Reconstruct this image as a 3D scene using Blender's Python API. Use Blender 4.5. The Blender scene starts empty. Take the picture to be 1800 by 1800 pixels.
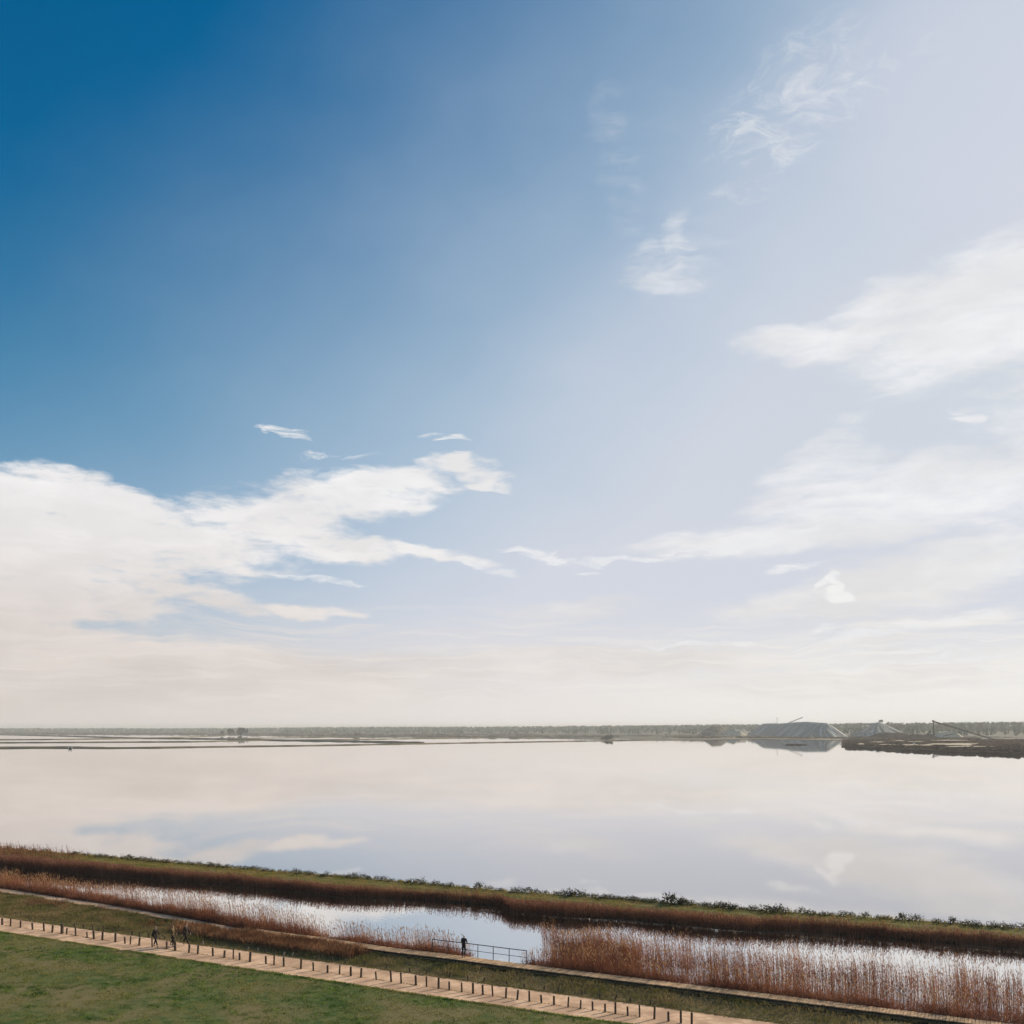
import bpy, math, random
import numpy as np
from mathutils import Vector, Matrix, noise
R = math.radians
C = bpy.context.scene.collection
SC = bpy.context.scene
rng = np.random.default_rng(7)
random.seed(7)

# ------------------------------------------------------------------ camera
CAMZ = 18.5; F = 1700.0; HX = 900.0; HY = 1279.0      # level camera, vertical shift lens
cam = bpy.data.cameras.new('camera'); camo = bpy.data.objects.new('camera', cam); C.objects.link(camo)
camo.location = (0, 0, CAMZ); camo.rotation_euler = (R(90), 0, 0)
cam.sensor_width = 36; cam.lens = 36 * F / 1800.0
cam.shift_y = (HY - 900) / 1800.0
cam.clip_start = 0.5; cam.clip_end = 90000
SC.camera = camo
vs = SC.view_settings
vs.view_transform = 'Standard'; vs.look = 'None'; vs.gamma = 1; vs.exposure = 0; vs.use_curve_mapping = False
SC.cycles.max_bounces = 8; SC.cycles.volume_bounces = 1; SC.cycles.transparent_max_bounces = 12

# ------------------------------------------------------------------ sun
SUN_AZ, SUN_EL = 55.0, 26.0          # degrees right of the view axis, above the horizon
sd = Vector((math.sin(R(SUN_AZ)) * math.cos(R(SUN_EL)), math.cos(R(SUN_AZ)) * math.cos(R(SUN_EL)), math.sin(R(SUN_EL))))
sun = bpy.data.lights.new('sun', 'SUN'); sun.energy = 5.0; sun.angle = R(0.5); sun.color = (1, .86, .68)
suno = bpy.data.objects.new('sun', sun); C.objects.link(suno)
suno.rotation_euler = sd.to_track_quat('Z', 'Y').to_euler()

# ------------------------------------------------------------------ sky and clouds
def pix_ang(x, y):
    return math.atan2(x - HX, F), math.atan2(HY - y, math.hypot(F, x - HX))

class NT:
    def __init__(s, tree): s.t = tree; s.n = tree.nodes; s.l = tree.links
    def new(s, typ, **kw):
        n = s.n.new(typ)
        for k, v in kw.items(): setattr(n, k, v)
        return n
    def set(s, sock, v):
        if v is None: return
        if isinstance(v, bpy.types.NodeSocket): s.l.new(v, sock)
        else: sock.default_value = v
    def math(s, op, a, b=None, c=None, clamp=False):
        n = s.new('ShaderNodeMath', operation=op); n.use_clamp = clamp
        for i, v in enumerate((a, b, c)): s.set(n.inputs[i], v)
        return n.outputs[0]
    def vmath(s, op, a, b=None, scale=None):
        n = s.new('ShaderNodeVectorMath', operation=op)
        s.set(n.inputs[0], a); s.set(n.inputs[1], b)
        if scale is not None: s.set(n.inputs[3], scale)
        return n.outputs['Value'] if op in ('LENGTH', 'DOT_PRODUCT', 'DISTANCE') else n.outputs[0]
    def comb(s, x, y, z=0.0):
        n = s.new('ShaderNodeCombineXYZ'); s.set(n.inputs[0], x); s.set(n.inputs[1], y); s.set(n.inputs[2], z); return n.outputs[0]
    def sep(s, v):
        n = s.new('ShaderNodeSeparateXYZ'); s.set(n.inputs[0], v); return n.outputs
    def ramp(s, v, a, b, o0=0.0, o1=1.0, smooth=True):
        n = s.new('ShaderNodeMapRange', interpolation_type='SMOOTHSTEP' if smooth else 'LINEAR'); n.clamp = True
        for i, q in enumerate((v, a, b, o0, o1)): s.set(n.inputs[i], q)
        return n.outputs[0]
    def noise(s, vec, scale, detail=4, rough=.5, color=False, dist=0.0):
        n = s.new('ShaderNodeTexNoise'); s.set(n.inputs['Vector'], vec)
        n.inputs['Scale'].default_value = scale; n.inputs['Detail'].default_value = detail
        n.inputs['Roughness'].default_value = rough; n.inputs['Distortion'].default_value = dist
        return n.outputs['Color'] if color else n.outputs['Fac']
    def mix(s, f, a, b, mode='MIX'):
        n = s.new('ShaderNodeMix', data_type='RGBA', blend_type=mode)
        s.set(n.inputs[0], f)
        for sock, v in ((n.inputs[6], a), (n.inputs[7], b)):
            if isinstance(v, tuple): v = (*v[:3], 1)
            s.set(sock, v)
        return n.outputs[2]

world = bpy.data.worlds.new('World'); SC.world = world; world.use_nodes = True
world.cycles.sampling_method = 'MANUAL'; world.cycles.sample_map_resolution = 512
w = NT(world.node_tree); w.n.clear()
out = w.new('ShaderNodeOutputWorld'); bg = w.new('ShaderNodeBackground'); w.l.new(bg.outputs[0], out.inputs[0])
sky = w.new('ShaderNodeTexSky', sky_type='NISHITA'); sky.sun_disc = False
sky.sun_elevation = R(SUN_EL); sky.sun_rotation = R(SUN_AZ); sky.altitude = 0
sky.air_density = 1.0; sky.dust_density = .6; sky.ozone_density = 1.6
SKYK = 0.095
tc = w.new('ShaderNodeTexCoord')
dvec = w.vmath('NORMALIZE', tc.outputs['Generated'])
dx, dy, dz = w.sep(dvec)
az = w.math('ARCTAN2', dx, dy); el = w.math('ARCSINE', dz)
P0 = w.comb(az, el)
def ell_mask(P, lst):
    acc = None
    for (cx, cy, rx, ry, rot, wt) in lst:
        a, e = pix_ang(cx, cy)
        k = math.cos(a) / F * math.cos(e)
        m = w.new('ShaderNodeMapping', vector_type='TEXTURE')
        w.l.new(P, m.inputs[0])
        m.inputs['Location'].default_value = (a, e, 0)
        m.inputs['Rotation'].default_value = (0, 0, -R(rot))
        m.inputs['Scale'].default_value = (rx * k, ry * k * 1.0, 1)
        d = w.vmath('LENGTH', m.outputs[0])
        v = w.ramp(d, 1.35, 0.35, 0.0, wt)
        acc = v if acc is None else w.math('MAXIMUM', acc, v)
    return acc
def warp(P, sx, sy, amp, detail=3, off=0.0):
    q = w.vmath('ADD', w.vmath('MULTIPLY', P, (sx, sy, 1)), (off, off * .7, off * .3))
    c = w.noise(q, 1.0, detail, .55, color=True)
    c = w.vmath('MULTIPLY', w.vmath('SUBTRACT', c, (.5, .5, .5)), (amp, amp * .45, 0))
    return w.vmath('ADD', P, c)
P1 = warp(P0, 9, 20, .085, 3, 3.1)
P2 = warp(P1, 40, 110, .020, 4, 9.2)
# fibrous texture, stretched along the wind
tilt = w.new('ShaderNodeMapping'); w.l.new(P1, tilt.inputs[0]); tilt.inputs['Rotation'].default_value = (0, 0, R(-6)); tilt.inputs['Scale'].default_value = (14, 70, 1)
fib = w.noise(tilt.outputs[0], 1.0, 6, .58)
tilt2 = w.new('ShaderNodeMapping'); w.l.new(P0, tilt2.inputs[0]); tilt2.inputs['Scale'].default_value = (45, 110, 1)
puff = w.noise(tilt2.outputs[0], 1.0, 6, .6, dist=.4)
# dense bank at the left
bank = [(60, 985, 330, 128, 6, 1.0), (300, 945, 240, 70, 4, 1.0), (470, 915, 160, 62, 0, 1.0), (620, 872, 165, 50, 0, 1.0),
        (690, 848, 150, 26, 2, .9), (790, 822, 75, 18, 4, .85), (835, 838, 62, 16, 14, .85), (858, 856, 42, 12, 10, .85), (130, 885, 220, 50, 6, 1.25), (60, 930, 240, 60, 4, 1.3), (20, 1060, 220, 50, 0, 1.2), (120, 850, 110, 30, 8, .95), (600, 966, 130, 26, -2, .9), (745, 975, 130, 17, 9, .85),
        (310, 1035, 200, 26, 8, .9), (530, 1066, 105, 15, 6, .9), (-40, 1110, 310, 56, 3, 1.1), (250, 1160, 420, 36, 1, .9)]
wisps = [(495, 761, 62, 13, 4, .8), (955, 986, 70, 15, 11, .85), (905, 975, 40, 10, 5, .6), (540, 1011, 90, 7, 6, .7), (765, 776, 60, 9, 9, .6),
         (1120, 984, 180, 9, -5.5, .75), (1330, 955, 190, 11, -6.5, .75), (1375, 1000, 60, 12, -4, .8), (1455, 1106, 40, 8, 0, .8), (1660, 1086, 130, 15, -9, .85), (1520, 1118, 160, 9, -5, .7),
         (1640, 1160, 200, 10, -4, .7), (1230, 1132, 150, 8, -4, .7), (1690, 732, 30, 16, 10, .7), (850, 1000, 60, 10, 12, .6), (1600, 1145, 120, 6, 0, .6), (600, 800, 110, 6, 0, .45), (1010, 1010, 50, 4, 0, .5)]
dB = ell_mask(P2, bank)
gB = w.ramp(dB, 0.0, .30)
nB = w.math('ADD', w.math('MULTIPLY', w.math('SUBTRACT', fib, .5), 1.5), w.math('MULTIPLY', w.math('SUBTRACT', puff, .5), .9))
dB = w.math('ADD', dB, w.math('MULTIPLY', nB, gB))
mB = w.math('MULTIPLY', w.ramp(dB, .12, .95), gB)
dW = ell_mask(P2, wisps)
wm = w.new('ShaderNodeMapping'); w.l.new(P1, wm.inputs[0]); wm.inputs['Rotation'].default_value = (0, 0, R(-4)); wm.inputs['Scale'].default_value = (38, 150, 1)
wf = w.noise(wm.outputs[0], 1.0, 7, .66, dist=.3)
mW = w.math('MULTIPLY', w.ramp(w.math('ADD', dW, w.math('MULTIPLY', w.math('SUBTRACT', wf, .5), 2.4)), .25, 1.05), w.ramp(dW, 0.0, .35))
# softer sheets at the right and along the horizon
soft = [(1740, 545, 280, 120, -14, 1.0), (1440, 600, 190, 42, 4, .95), (1560, 560, 190, 60, -14, .9), (1620, 640, 140, 40, -6, .5),
        (1650, 860, 330, 80, -4, .9), (1440, 850, 150, 70, -20, .7), (1480, 780, 60, 90, 25, .45), (1400, 945, 330, 34, -2, .9),
        (1620, 1010, 280, 70, -12, .95), (1480, 1050, 260, 30, -6, .8), (1020, 1070, 150, 30, -6, .55),
        (1165, 505, 90, 22, 4, .55), (1195, 440, 34, 80, 8, .50), (1150, 470, 60, 50, 0, .42), (1200, 470, 150, 110, -20, .25), (1090, 300, 60, 190, -12, .26), (1140, 200, 140, 90, -20, .18),
        (1000, 1165, 620, 36, -1, .85), (300, 1190, 700, 70, 0, .95), (1600, 1185, 420, 34, -4, .85),
        (1640, 1092, 150, 20, -6, .85), (1500, 1128, 200, 8, -3, .7), (1200, 1140, 160, 8, -3, .75), (-300, 1100, 420, 260, 0, .9), (2200, 700, 500, 400, 0, .9)]
dS = ell_mask(w.vmath('ADD', P1, w.vmath('MULTIPLY', w.vmath('SUBTRACT', P2, P1), (.6, .6, 0))), soft)
gS = w.ramp(dS, 0.0, .35)
nS = w.math('ADD', w.math('MULTIPLY', w.math('SUBTRACT', fib, .5), 1.15), w.math('MULTIPLY', w.math('SUBTRACT', puff, .5), .5))
dS = w.math('ADD', dS, w.math('MULTIPLY', nS, gS))
mS = w.math('MULTIPLY', w.ramp(dS, .08, 1.1), gS)
cir = [(1330, 240, 120, 70, -8, .62), (1290, 265, 60, 30, 10, .6), (1420, 150, 150, 90, -14, .52), (1310, 335, 80, 30, 0, .40), (1500, 120, 200, 60, 0, .35), (1190, 450, 60, 60, 0, .4)]
dF = ell_mask(P1, cir)
cm = w.new('ShaderNodeMapping'); w.l.new(P1, cm.inputs[0]); cm.inputs['Rotation'].default_value = (0, 0, R(14)); cm.inputs['Scale'].default_value = (26, 60, 1)
feath = w.noise(cm.outputs[0], 1.0, 8, .68, dist=.9)
mF = w.math('MULTIPLY', w.ramp(w.math('ADD', feath, w.math('MULTIPLY', dF, .22)), .50, .86), w.ramp(dF, 0, .45))
# bright little curl of cumulus low at the right, and crisp flecks
curl = [(1442, 1030, 14, 12, -35, .8), (1460, 1022, 20, 10, 20, .95), (1478, 1040, 20, 15, 42, 1.0), (1500, 1056, 28, 12, 10, .95)]
dC = w.math('ADD', ell_mask(P2, curl), w.math('MULTIPLY', w.math('SUBTRACT', puff, .5), .4))
mC = w.ramp(dC, .10, 1.0)
# generic cloud cover elsewhere round the sky (same kind of streaky sheets)
behind = w.ramp(w.math('ABSOLUTE', az), .75, 1.1)
gen = w.math('MULTIPLY', w.ramp(w.noise(w.vmath('MULTIPLY', P0, (2.2, 5.5, 1)), 1.0, 6, .6), .46, .72), w.math('MULTIPLY', behind, .45))
# thin veil: thickens towards the sun and towards the horizon
cosS = w.vmath('DOT_PRODUCT', dvec, tuple(sd))
elp = w.math('MAXIMUM', el, 0.0)
azs = w.math('SUBTRACT', R(SUN_AZ), w.math('ABSOLUTE', w.math('SUBTRACT', az, R(SUN_AZ))))
vn = w.noise(w.vmath('MULTIPLY', P1, (5, 8, 1)), 1.0, 4, .5)
qv = w.math('ADD', w.math('SUBTRACT', azs, w.math('MULTIPLY', elp, 1.4)), w.math('MULTIPLY', w.math('SUBTRACT', vn, .5), .20))
veilS = w.math('MULTIPLY', w.math('POWER', w.ramp(qv, R(-68), R(-10), 0, 1, smooth=False), 1.32), w.ramp(azs, -.62, -.08, .45, .97, smooth=False))
veilH = w.math('MULTIPLY', w.math('EXPONENT', w.math('MULTIPLY', elp, -1 / R(5.0))), .85)
veil = w.math('SUBTRACT', 1.0, w.math('MULTIPLY', w.math('SUBTRACT', 1.0, veilS), w.math('SUBTRACT', 1.0, veilH)))
skyc = w.mix(1.0, sky.outputs[0], (SKYK, SKYK, SKYK), 'MULTIPLY')
hs = w.new('ShaderNodeHueSaturation'); w.l.new(skyc, hs.inputs['Color']); hs.inputs['Saturation'].default_value = 1.55; hs.inputs['Value'].default_value = 1.06
skyc = w.mix(1.0, hs.outputs[0], w.mix(w.ramp(elp, R(3), R(20)), (.92, .84, .98), (.25, 1.09, .97)), 'MULTIPLY')
hzc = w.mix(w.ramp(az, -.5, .5), (.74, .68, .66), (.87, .85, .82))
veilcol = w.mix(w.ramp(el, R(1), R(8)), hzc, (.66, .685, .76))
veilcol = w.mix(w.ramp(el, R(7), R(22)), veilcol, (.63, .675, .745))
c1 = w.mix(veil, skyc, veilcol)
c1 = w.mix(w.math('MULTIPLY', ell_mask(P1, [(1800, 130, 520, 330, 0, .6), (1500, 330, 420, 260, -20, .35), (1230, 620, 420, 200, -20, .3)]), 1.0), c1, (.66, .675, .775))
sunside = w.ramp(az, -.5, .6)
lowc = w.mix(sunside, (.73, .66, .62), (.86, .84, .81))
highc = w.mix(sunside, (.91, .89, .885), (.89, .89, .90))
cloudc = w.mix(w.ramp(el, R(3), R(13)), lowc, highc)
shadev = w.ramp(w.noise(w.vmath('MULTIPLY', P1, (7, 22, 1)), 1.0, 5, .55), .35, .70, .90, 1.05)
cloudc = w.mix(1.0, cloudc, w.comb(shadev, shadev, shadev), 'MULTIPLY')
c2 = w.mix(w.math('MULTIPLY', mS, .86), c1, cloudc)
c2 = w.mix(gen, c2, cloudc)
c2 = w.mix(w.math('MULTIPLY', mF, .55), c2, cloudc)
c3 = w.mix(w.math('MULTIPLY', mB, .97), c2, cloudc)
c3 = w.mix(w.math('MULTIPLY', mW, .9), c3, (.84, .845, .86))
lm = w.new('ShaderNodeMapping'); w.l.new(P1, lm.inputs[0]); lm.inputs['Rotation'].default_value = (0, 0, R(-2)); lm.inputs['Scale'].default_value = (7, 130, 1)
ls = w.ramp(w.noise(lm.outputs[0], 1.0, 6, .62), .44, .70)
ls = w.math('MULTIPLY', ls, w.math('MULTIPLY', w.ramp(el, R(.4), R(2.2)), w.ramp(el, R(8.5), R(4.5))))
c3 = w.mix(w.math('MULTIPLY', ls, .55), c3, w.mix(sunside, (.80, .73, .69), (.93, .90, .85)))
c4 = w.mix(w.math('MULTIPLY', mC, .75), c3, (.92, .92, .91))
w.l.new(c4, bg.inputs[0]); bg.inputs[1].default_value = 1.0

# ------------------------------------------------------------------ helpers
def tag(o, label=None, cat=None, group=None, kind=None):
    if label: o['label'] = label
    if cat: o['category'] = cat
    if group: o['group'] = group
    if kind: o['kind'] = kind
    return o
def thing(name, label, cat, loc, rotz=0, group=None):
    o = bpy.data.objects.new(name, None); C.objects.link(o); o.empty_display_size = .2
    o.location = loc; o.rotation_euler = (0, 0, rotz)
    return tag(o, label, cat, group)
def mesh(name, V, Fc, mats, smooth=False, mi=None):
    V = np.ascontiguousarray(V, dtype=np.float32); Fc = np.asarray(Fc, dtype=np.int32)
    me = bpy.data.meshes.new(name); k = Fc.shape[1]; n = len(Fc)
    me.vertices.add(len(V)); me.vertices.foreach_set('co', V.ravel())
    me.loops.add(n * k); me.loops.foreach_set('vertex_index', np.ascontiguousarray(Fc).ravel())
    me.polygons.add(n); me.polygons.foreach_set('loop_start', np.arange(0, n * k, k, dtype=np.int32))
    try: me.polygons.foreach_set('loop_total', np.full(n, k, dtype=np.int32))
    except Exception: pass
    if not isinstance(mats, (list, tuple)): mats = [mats]
    for m in mats: me.materials.append(m)
    if mi is not None: me.polygons.foreach_set('material_index', np.asarray(mi, dtype=np.int32))
    me.polygons.foreach_set('use_smooth', np.full(n, smooth, dtype=bool))
    me.update(calc_edges=True); me.validate()
    return me
def put(name, me, parent=None, loc=None, rot=None):
    o = bpy.data.objects.new(name, me); C.objects.link(o)
    if parent: o.parent = parent
    if loc is not None: o.location = loc
    if rot is not None: o.rotation_euler = rot
    return o
def obj(name, V, Fc, mats, parent=None, smooth=False, mi=None, loc=None):
    return put(name, mesh(name, V, Fc, mats, smooth, mi), parent, loc)

class MB:                                            # little collector of boxes and tubes (quads)
    def __init__(s): s.V = []; s.F = []; s.n = 0
    def add(s, V, Fc):
        s.V.append(np.asarray(V, float)); s.F.append(np.asarray(Fc) + s.n); s.n += len(V)
    def box(s, c, size, rz=0.0, rx=0.0, ry=0.0):
        sx, sy, sz = (q / 2 for q in size)
        V = [Vector((x * sx, y * sy, z * sz)) for z in (-1, 1) for y in (-1, 1) for x in (-1, 1)]
        M = Matrix.Rotation(rz, 3, 'Z') @ Matrix.Rotation(rx, 3, 'X') @ Matrix.Rotation(ry, 3, 'Y')
        V = [tuple(M @ v + Vector(c)) for v in V]
        s.add(V, [(0, 2, 3, 1), (4, 5, 7, 6), (0, 1, 5, 4), (2, 6, 7, 3), (0, 4, 6, 2), (1, 3, 7, 5)])
    def tube(s, a, b, r0, r1=None, n=8, cap=True, jit=0.0):
        r1 = r0 if r1 is None else r1
        a = Vector(a); b = Vector(b); d = (b - a).normalized()
        u = d.orthogonal().normalized(); v = d.cross(u)
        V = []
        for (p, r) in ((a, r0), (b, r1)):
            for k in range(n):
                t = 2 * math.pi * k / n; rr = r * (1 + jit * math.sin(3 * t + a.x))
                V.append(tuple(p + u * math.cos(t) * rr + v * math.sin(t) * rr))
        Fc = [(k, (k + 1) % n, n + (k + 1) % n, n + k) for k in range(n)]
        if cap:
            V += [tuple(a), tuple(b)]
            for k in range(0, n, 2):
                Fc.append((2 * n, (k + 2) % n, (k + 1) % n, k)); Fc.append((2 * n + 1, n + k, n + (k + 1) % n, n + (k + 2) % n))
        s.add(V, Fc)
    def build(s, name, m, parent=None, smooth=False, loc=None):
        return obj(name, np.vstack(s.V), np.vstack(s.F), m, parent, smooth, None, loc)
    def me(s, name, m, smooth=False): return mesh(name, np.vstack(s.V), np.vstack(s.F), m, smooth)

def unp(x, y, z=0.0):
    D = (CAMZ - z) * F / (np.asarray(y, float) - HY)
    return np.stack([(np.asarray(x, float) - HX) / F * D, D, np.zeros_like(D) + z], -1)
def ln(pts, sm=45):
    xs = np.array([p[0] for p in pts], float); ys = np.array([p[1] for p in pts], float)
    def f(x):
        x = np.asarray(x, float)
        def g(q):
            y = np.interp(q, xs, ys)
            y = np.where(q < xs[0], ys[0] + (q - xs[0]) * (ys[1] - ys[0]) / (xs[1] - xs[0]), y)
            return np.where(q > xs[-1], ys[-1] + (q - xs[-1]) * (ys[-1] - ys[-2]) / (xs[-1] - xs[-2]), y)
        return sum(g(x + d) for d in np.linspace(-sm, sm, 5)) / 5 if sm else g(x)
    return f

# ------------------------------------------------------------------ materials
def mat(name, col, col2=None, rough=.85, scale=3.0, spec=.2, detail=5, stretch=(1, 1, 1), bump=0.0, bscale=None, transl=0.0, thr=(.35, .65), rnd=0.0, attr=None, coord='Object', col3=None, scale3=.3):
    m = bpy.data.materials.new(name); m.use_nodes = True; t = NT(m.node_tree); t.n.clear()
    o = t.new('ShaderNodeOutputMaterial'); b = t.new('ShaderNodeBsdfPrincipled')
    b.inputs['Roughness'].default_value = rough; b.inputs['Specular IOR Level'].default_value = spec
    tcn = t.new('ShaderNodeTexCoord'); g = t.new('ShaderNodeNewGeometry')
    vec = t.vmath('MULTIPLY', g.outputs['Position'] if coord == 'World' else tcn.outputs['Object'], stretch)
    c = (*col, 1)
    if col2:
        nf = t.ramp(t.noise(vec, scale, detail, .6), thr[0], thr[1])
        c = t.mix(nf, col, col2)
    if col3:
        nf = t.ramp(t.noise(vec, scale3, 3, .5), .42, .62)
        c = t.mix(nf, c, col3)
    if attr:
        a = t.new('ShaderNodeAttribute', attribute_name=attr)
        c = t.mix(a.outputs['Fac'], c, attr_col[attr])
    if rnd:
        ri = g.outputs['Random Per Island']
        k = t.ramp(ri, 0, 1, 1 - rnd, 1 + rnd, smooth=False)
        c = t.mix(1.0, c, t.comb(k, k, k), 'MULTIPLY')
    t.set(b.inputs['Base Color'], c)
    if bump:
        bn = t.new('ShaderNodeBump'); bn.inputs['Strength'].default_value = bump; bn.inputs['Distance'].default_value = .05
        t.l.new(t.noise(vec, bscale or scale * 4, 5, .6), bn.inputs['Height']); t.l.new(bn.outputs[0], b.inputs['Normal'])
    sh = b.outputs[0]
    if transl:
        tr = t.new('ShaderNodeBsdfTranslucent'); t.set(tr.inputs[0], c)
        mx = t.new('ShaderNodeMixShader'); mx.inputs[0].default_value = transl
        t.l.new(sh, mx.inputs[1]); t.l.new(tr.outputs[0], mx.inputs[2]); sh = mx.outputs[0]
    t.l.new(sh, o.inputs[0])
    return m
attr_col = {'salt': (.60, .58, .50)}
M = {}
M['seabed'] = mat('mud', (.20, .17, .14), (.26, .22, .18), scale=.02, coord='World')
M['lawn'] = mat('lawn_soil', (.05, .085, .014), (.12, .13, .035), scale=1.6, coord='World', bump=.8, bscale=5, thr=(.42, .58), col3=(.17, .14, .055), scale3=.22)
M['lawnblade'] = mat('lawn_blade', (.055, .12, .014), (.20, .27, .045), scale=1.1, coord='World', transl=.35, rnd=.55, thr=(.42, .58), col3=(.30, .27, .09), scale3=.2)
M['dikeblade'] = mat('dike_blade', (.28, .25, .05), (.44, .31, .09), scale=.45, coord='World', transl=.35, rnd=.35)
M['dikesoil'] = mat('dike_soil', (.13, .14, .035), (.21, .16, .06), scale=.5, coord='World')
M['sand'] = mat('sandy_gravel', (.64, .41, .25), (.80, .54, .35), scale=2.2, coord='World', bump=.5, bscale=14, thr=(.38, .62), col3=(.50, .32, .20), scale3=.45)
M['verge'] = mat('verge_soil', (.15, .13, .05), (.22, .16, .08), scale=.8, coord='World', bump=.4)
M['vergeblade'] = mat('verge_blade', (.18, .165, .045), (.34, .25, .11), scale=.35, coord='World', transl=.3, rnd=.45)
M['drygrass'] = mat('dry_grass', (.20, .085, .04), (.36, .19, .09), scale=.5, coord='World', transl=.3, rnd=.4)
M['bankmud'] = mat('bank_mud', (.025, .017, .012), (.045, .03, .02), scale=1.5, coord='World', rough=.6)
M['reed'] = mat('reed_stem', (.20, .068, .034), (.36, .15, .072), scale=.25, coord='World', transl=.35, rnd=.45)
M['reedfar'] = mat('reed_far_stem', (.17, .062, .034), (.28, .12, .06), scale=.2, coord='World', transl=.28, rnd=.45)
M['plume'] = mat('reed_plume', (.40, .22, .11), (.58, .38, .20), scale=.8, coord='World', transl=.4, rnd=.4)
M['plumefar'] = mat('reed_far_plume', (.30, .14, .085), (.40, .21, .13), scale=.8, coord='World', transl=.4, rnd=.4)
M['scrub'] = mat('scrub_leaf', (.035, .042, .013), (.075, .07, .025), scale=1.2, coord='World', transl=.2, rnd=.5)
M['twig'] = mat('twig', (.07, .05, .03))
M['post'] = mat('post_wood', (.06, .043, .030), (.11, .08, .058), scale=9, stretch=(1, 1, .2), bump=.4)
M['plank'] = mat('plank_wood', (.46, .29, .16), (.60, .40, .23), scale=1.3, coord='World', rnd=.22, stretch=(1, 1, 1))
M['beam'] = mat('beam_wood', (.05, .035, .025), (.08, .06, .04), scale=4)
M['metal'] = mat('dark_rail_metal', (.045, .04, .04), (.07, .05, .045), scale=20, rough=.5, spec=.5)
M['steel'] = mat('rusty_steel', (.014, .010, .008), (.03, .02, .015), scale=.6)
M['bund'] = mat('bund_earth', (.13, .105, .055), (.19, .15, .085), scale=.05, coord='World', col3=(.08, .075, .035), scale3=.02)
M['marsh'] = mat('marsh_ground', (.085, .085, .05), (.13, .115, .075), scale=.006, stretch=(1, .4, 1), coord='World')
M['marshbush'] = mat('marsh_bush', (.05, .055, .028), (.12, .105, .055), scale=.01, coord='World', rnd=.4)
M['farwood'] = mat('far_wood', (.10, .125, .08), (.15, .17, .105), scale=.01, coord='World', rnd=.35)
M['darkscrub'] = mat('dark_scrub', (.03, .026, .015), (.07, .055, .03), scale=.1, coord='World', rnd=.4, spec=0.0)
M['palebush'] = mat('olive_bush_leaf', (.10, .10, .055), (.16, .15, .08), scale=.1, coord='World', rnd=.4)
M['darkwood'] = mat('dark_tree_leaf', (.016, .026, .014), (.035, .05, .025), scale=.05, coord='World', rnd=.4)
M['bark'] = mat('bark', (.08, .06, .045))
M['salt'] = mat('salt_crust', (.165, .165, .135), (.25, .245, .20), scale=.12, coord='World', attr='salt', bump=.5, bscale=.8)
M['spoil'] = mat('spoil_earth', (.10, .085, .055), (.33, .27, .17), scale=.09, coord='World', thr=(.45, .7), bump=.5, bscale=.5)
M['darkspoil'] = mat('dark_spoil', (.030, .019, .012), (.08, .05, .032), scale=.12, coord='World', bump=.5, bscale=.5, spec=0.0, rough=1)
M['quay'] = mat('quay_sand', (.10, .085, .055), (.34, .28, .19), scale=.035, stretch=(.5, 1.5, 1), coord='World', thr=(.52, .62))
M['palesand'] = mat('pale_sand', (.42, .35, .22), (.52, .44, .30), scale=.05, coord='World')
M['rock'] = mat('shore_rock', (.028, .017, .010), (.085, .052, .03), scale=.4, coord='World', rnd=.5, spec=0.0, rough=1)
M['pale'] = mat('pale_concrete', (.45, .42, .38), (.55, .50, .45), scale=2)
def cloth(name, col, col2=None): return mat(name, col, col2 or tuple(c * 1.4 for c in col), rough=.9, scale=14)
M['skin'] = mat('skin', (.50, .32, .24), rough=.6)

def water(name, body, tint, rough, refl, bump, bs):
    m = bpy.data.materials.new(name); m.use_nodes = True; t = NT(m.node_tree); t.n.clear()
    o = t.new('ShaderNodeOutputMaterial'); g = t.new('ShaderNodeNewGeometry')
    nz = t.noise(t.vmath('MULTIPLY', g.outputs['Position'], (1, 1, 1)), bs, 3, .5)
    bn = t.new('ShaderNodeBump'); bn.inputs['Strength'].default_value = bump; bn.inputs['Distance'].default_value = .02; t.l.new(nz, bn.inputs['Height'])
    d = t.new('ShaderNodeBsdfDiffuse'); d.inputs[0].default_value = (*body, 1)
    gl = t.new('ShaderNodeBsdfGlossy'); gl.inputs[0].default_value = (*tint, 1); gl.inputs['Roughness'].default_value = rough
    t.l.new(bn.outputs[0], gl.inputs['Normal'])
    fr = t.new('ShaderNodeFresnel'); fr.inputs[0].default_value = 1.34
    k = t.ramp(fr.outputs[0], 0.0, .62, refl, 1.0, smooth=False)
    mx = t.new('ShaderNodeMixShader'); t.l.new(k, mx.inputs[0]); t.l.new(d.outputs[0], mx.inputs[1]); t.l.new(gl.outputs[0], mx.inputs[2])
    t.l.new(mx.outputs[0], o.inputs[0]); return m
M['lake'] = water('brine_water', (.18, .178, .185), (.94, .91, .89), .018, .36, .07, .9)
M['canal'] = water('canal_water', (.05, .035, .025), (1, .98, .95), .015, .72, .12, 1.6)

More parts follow.
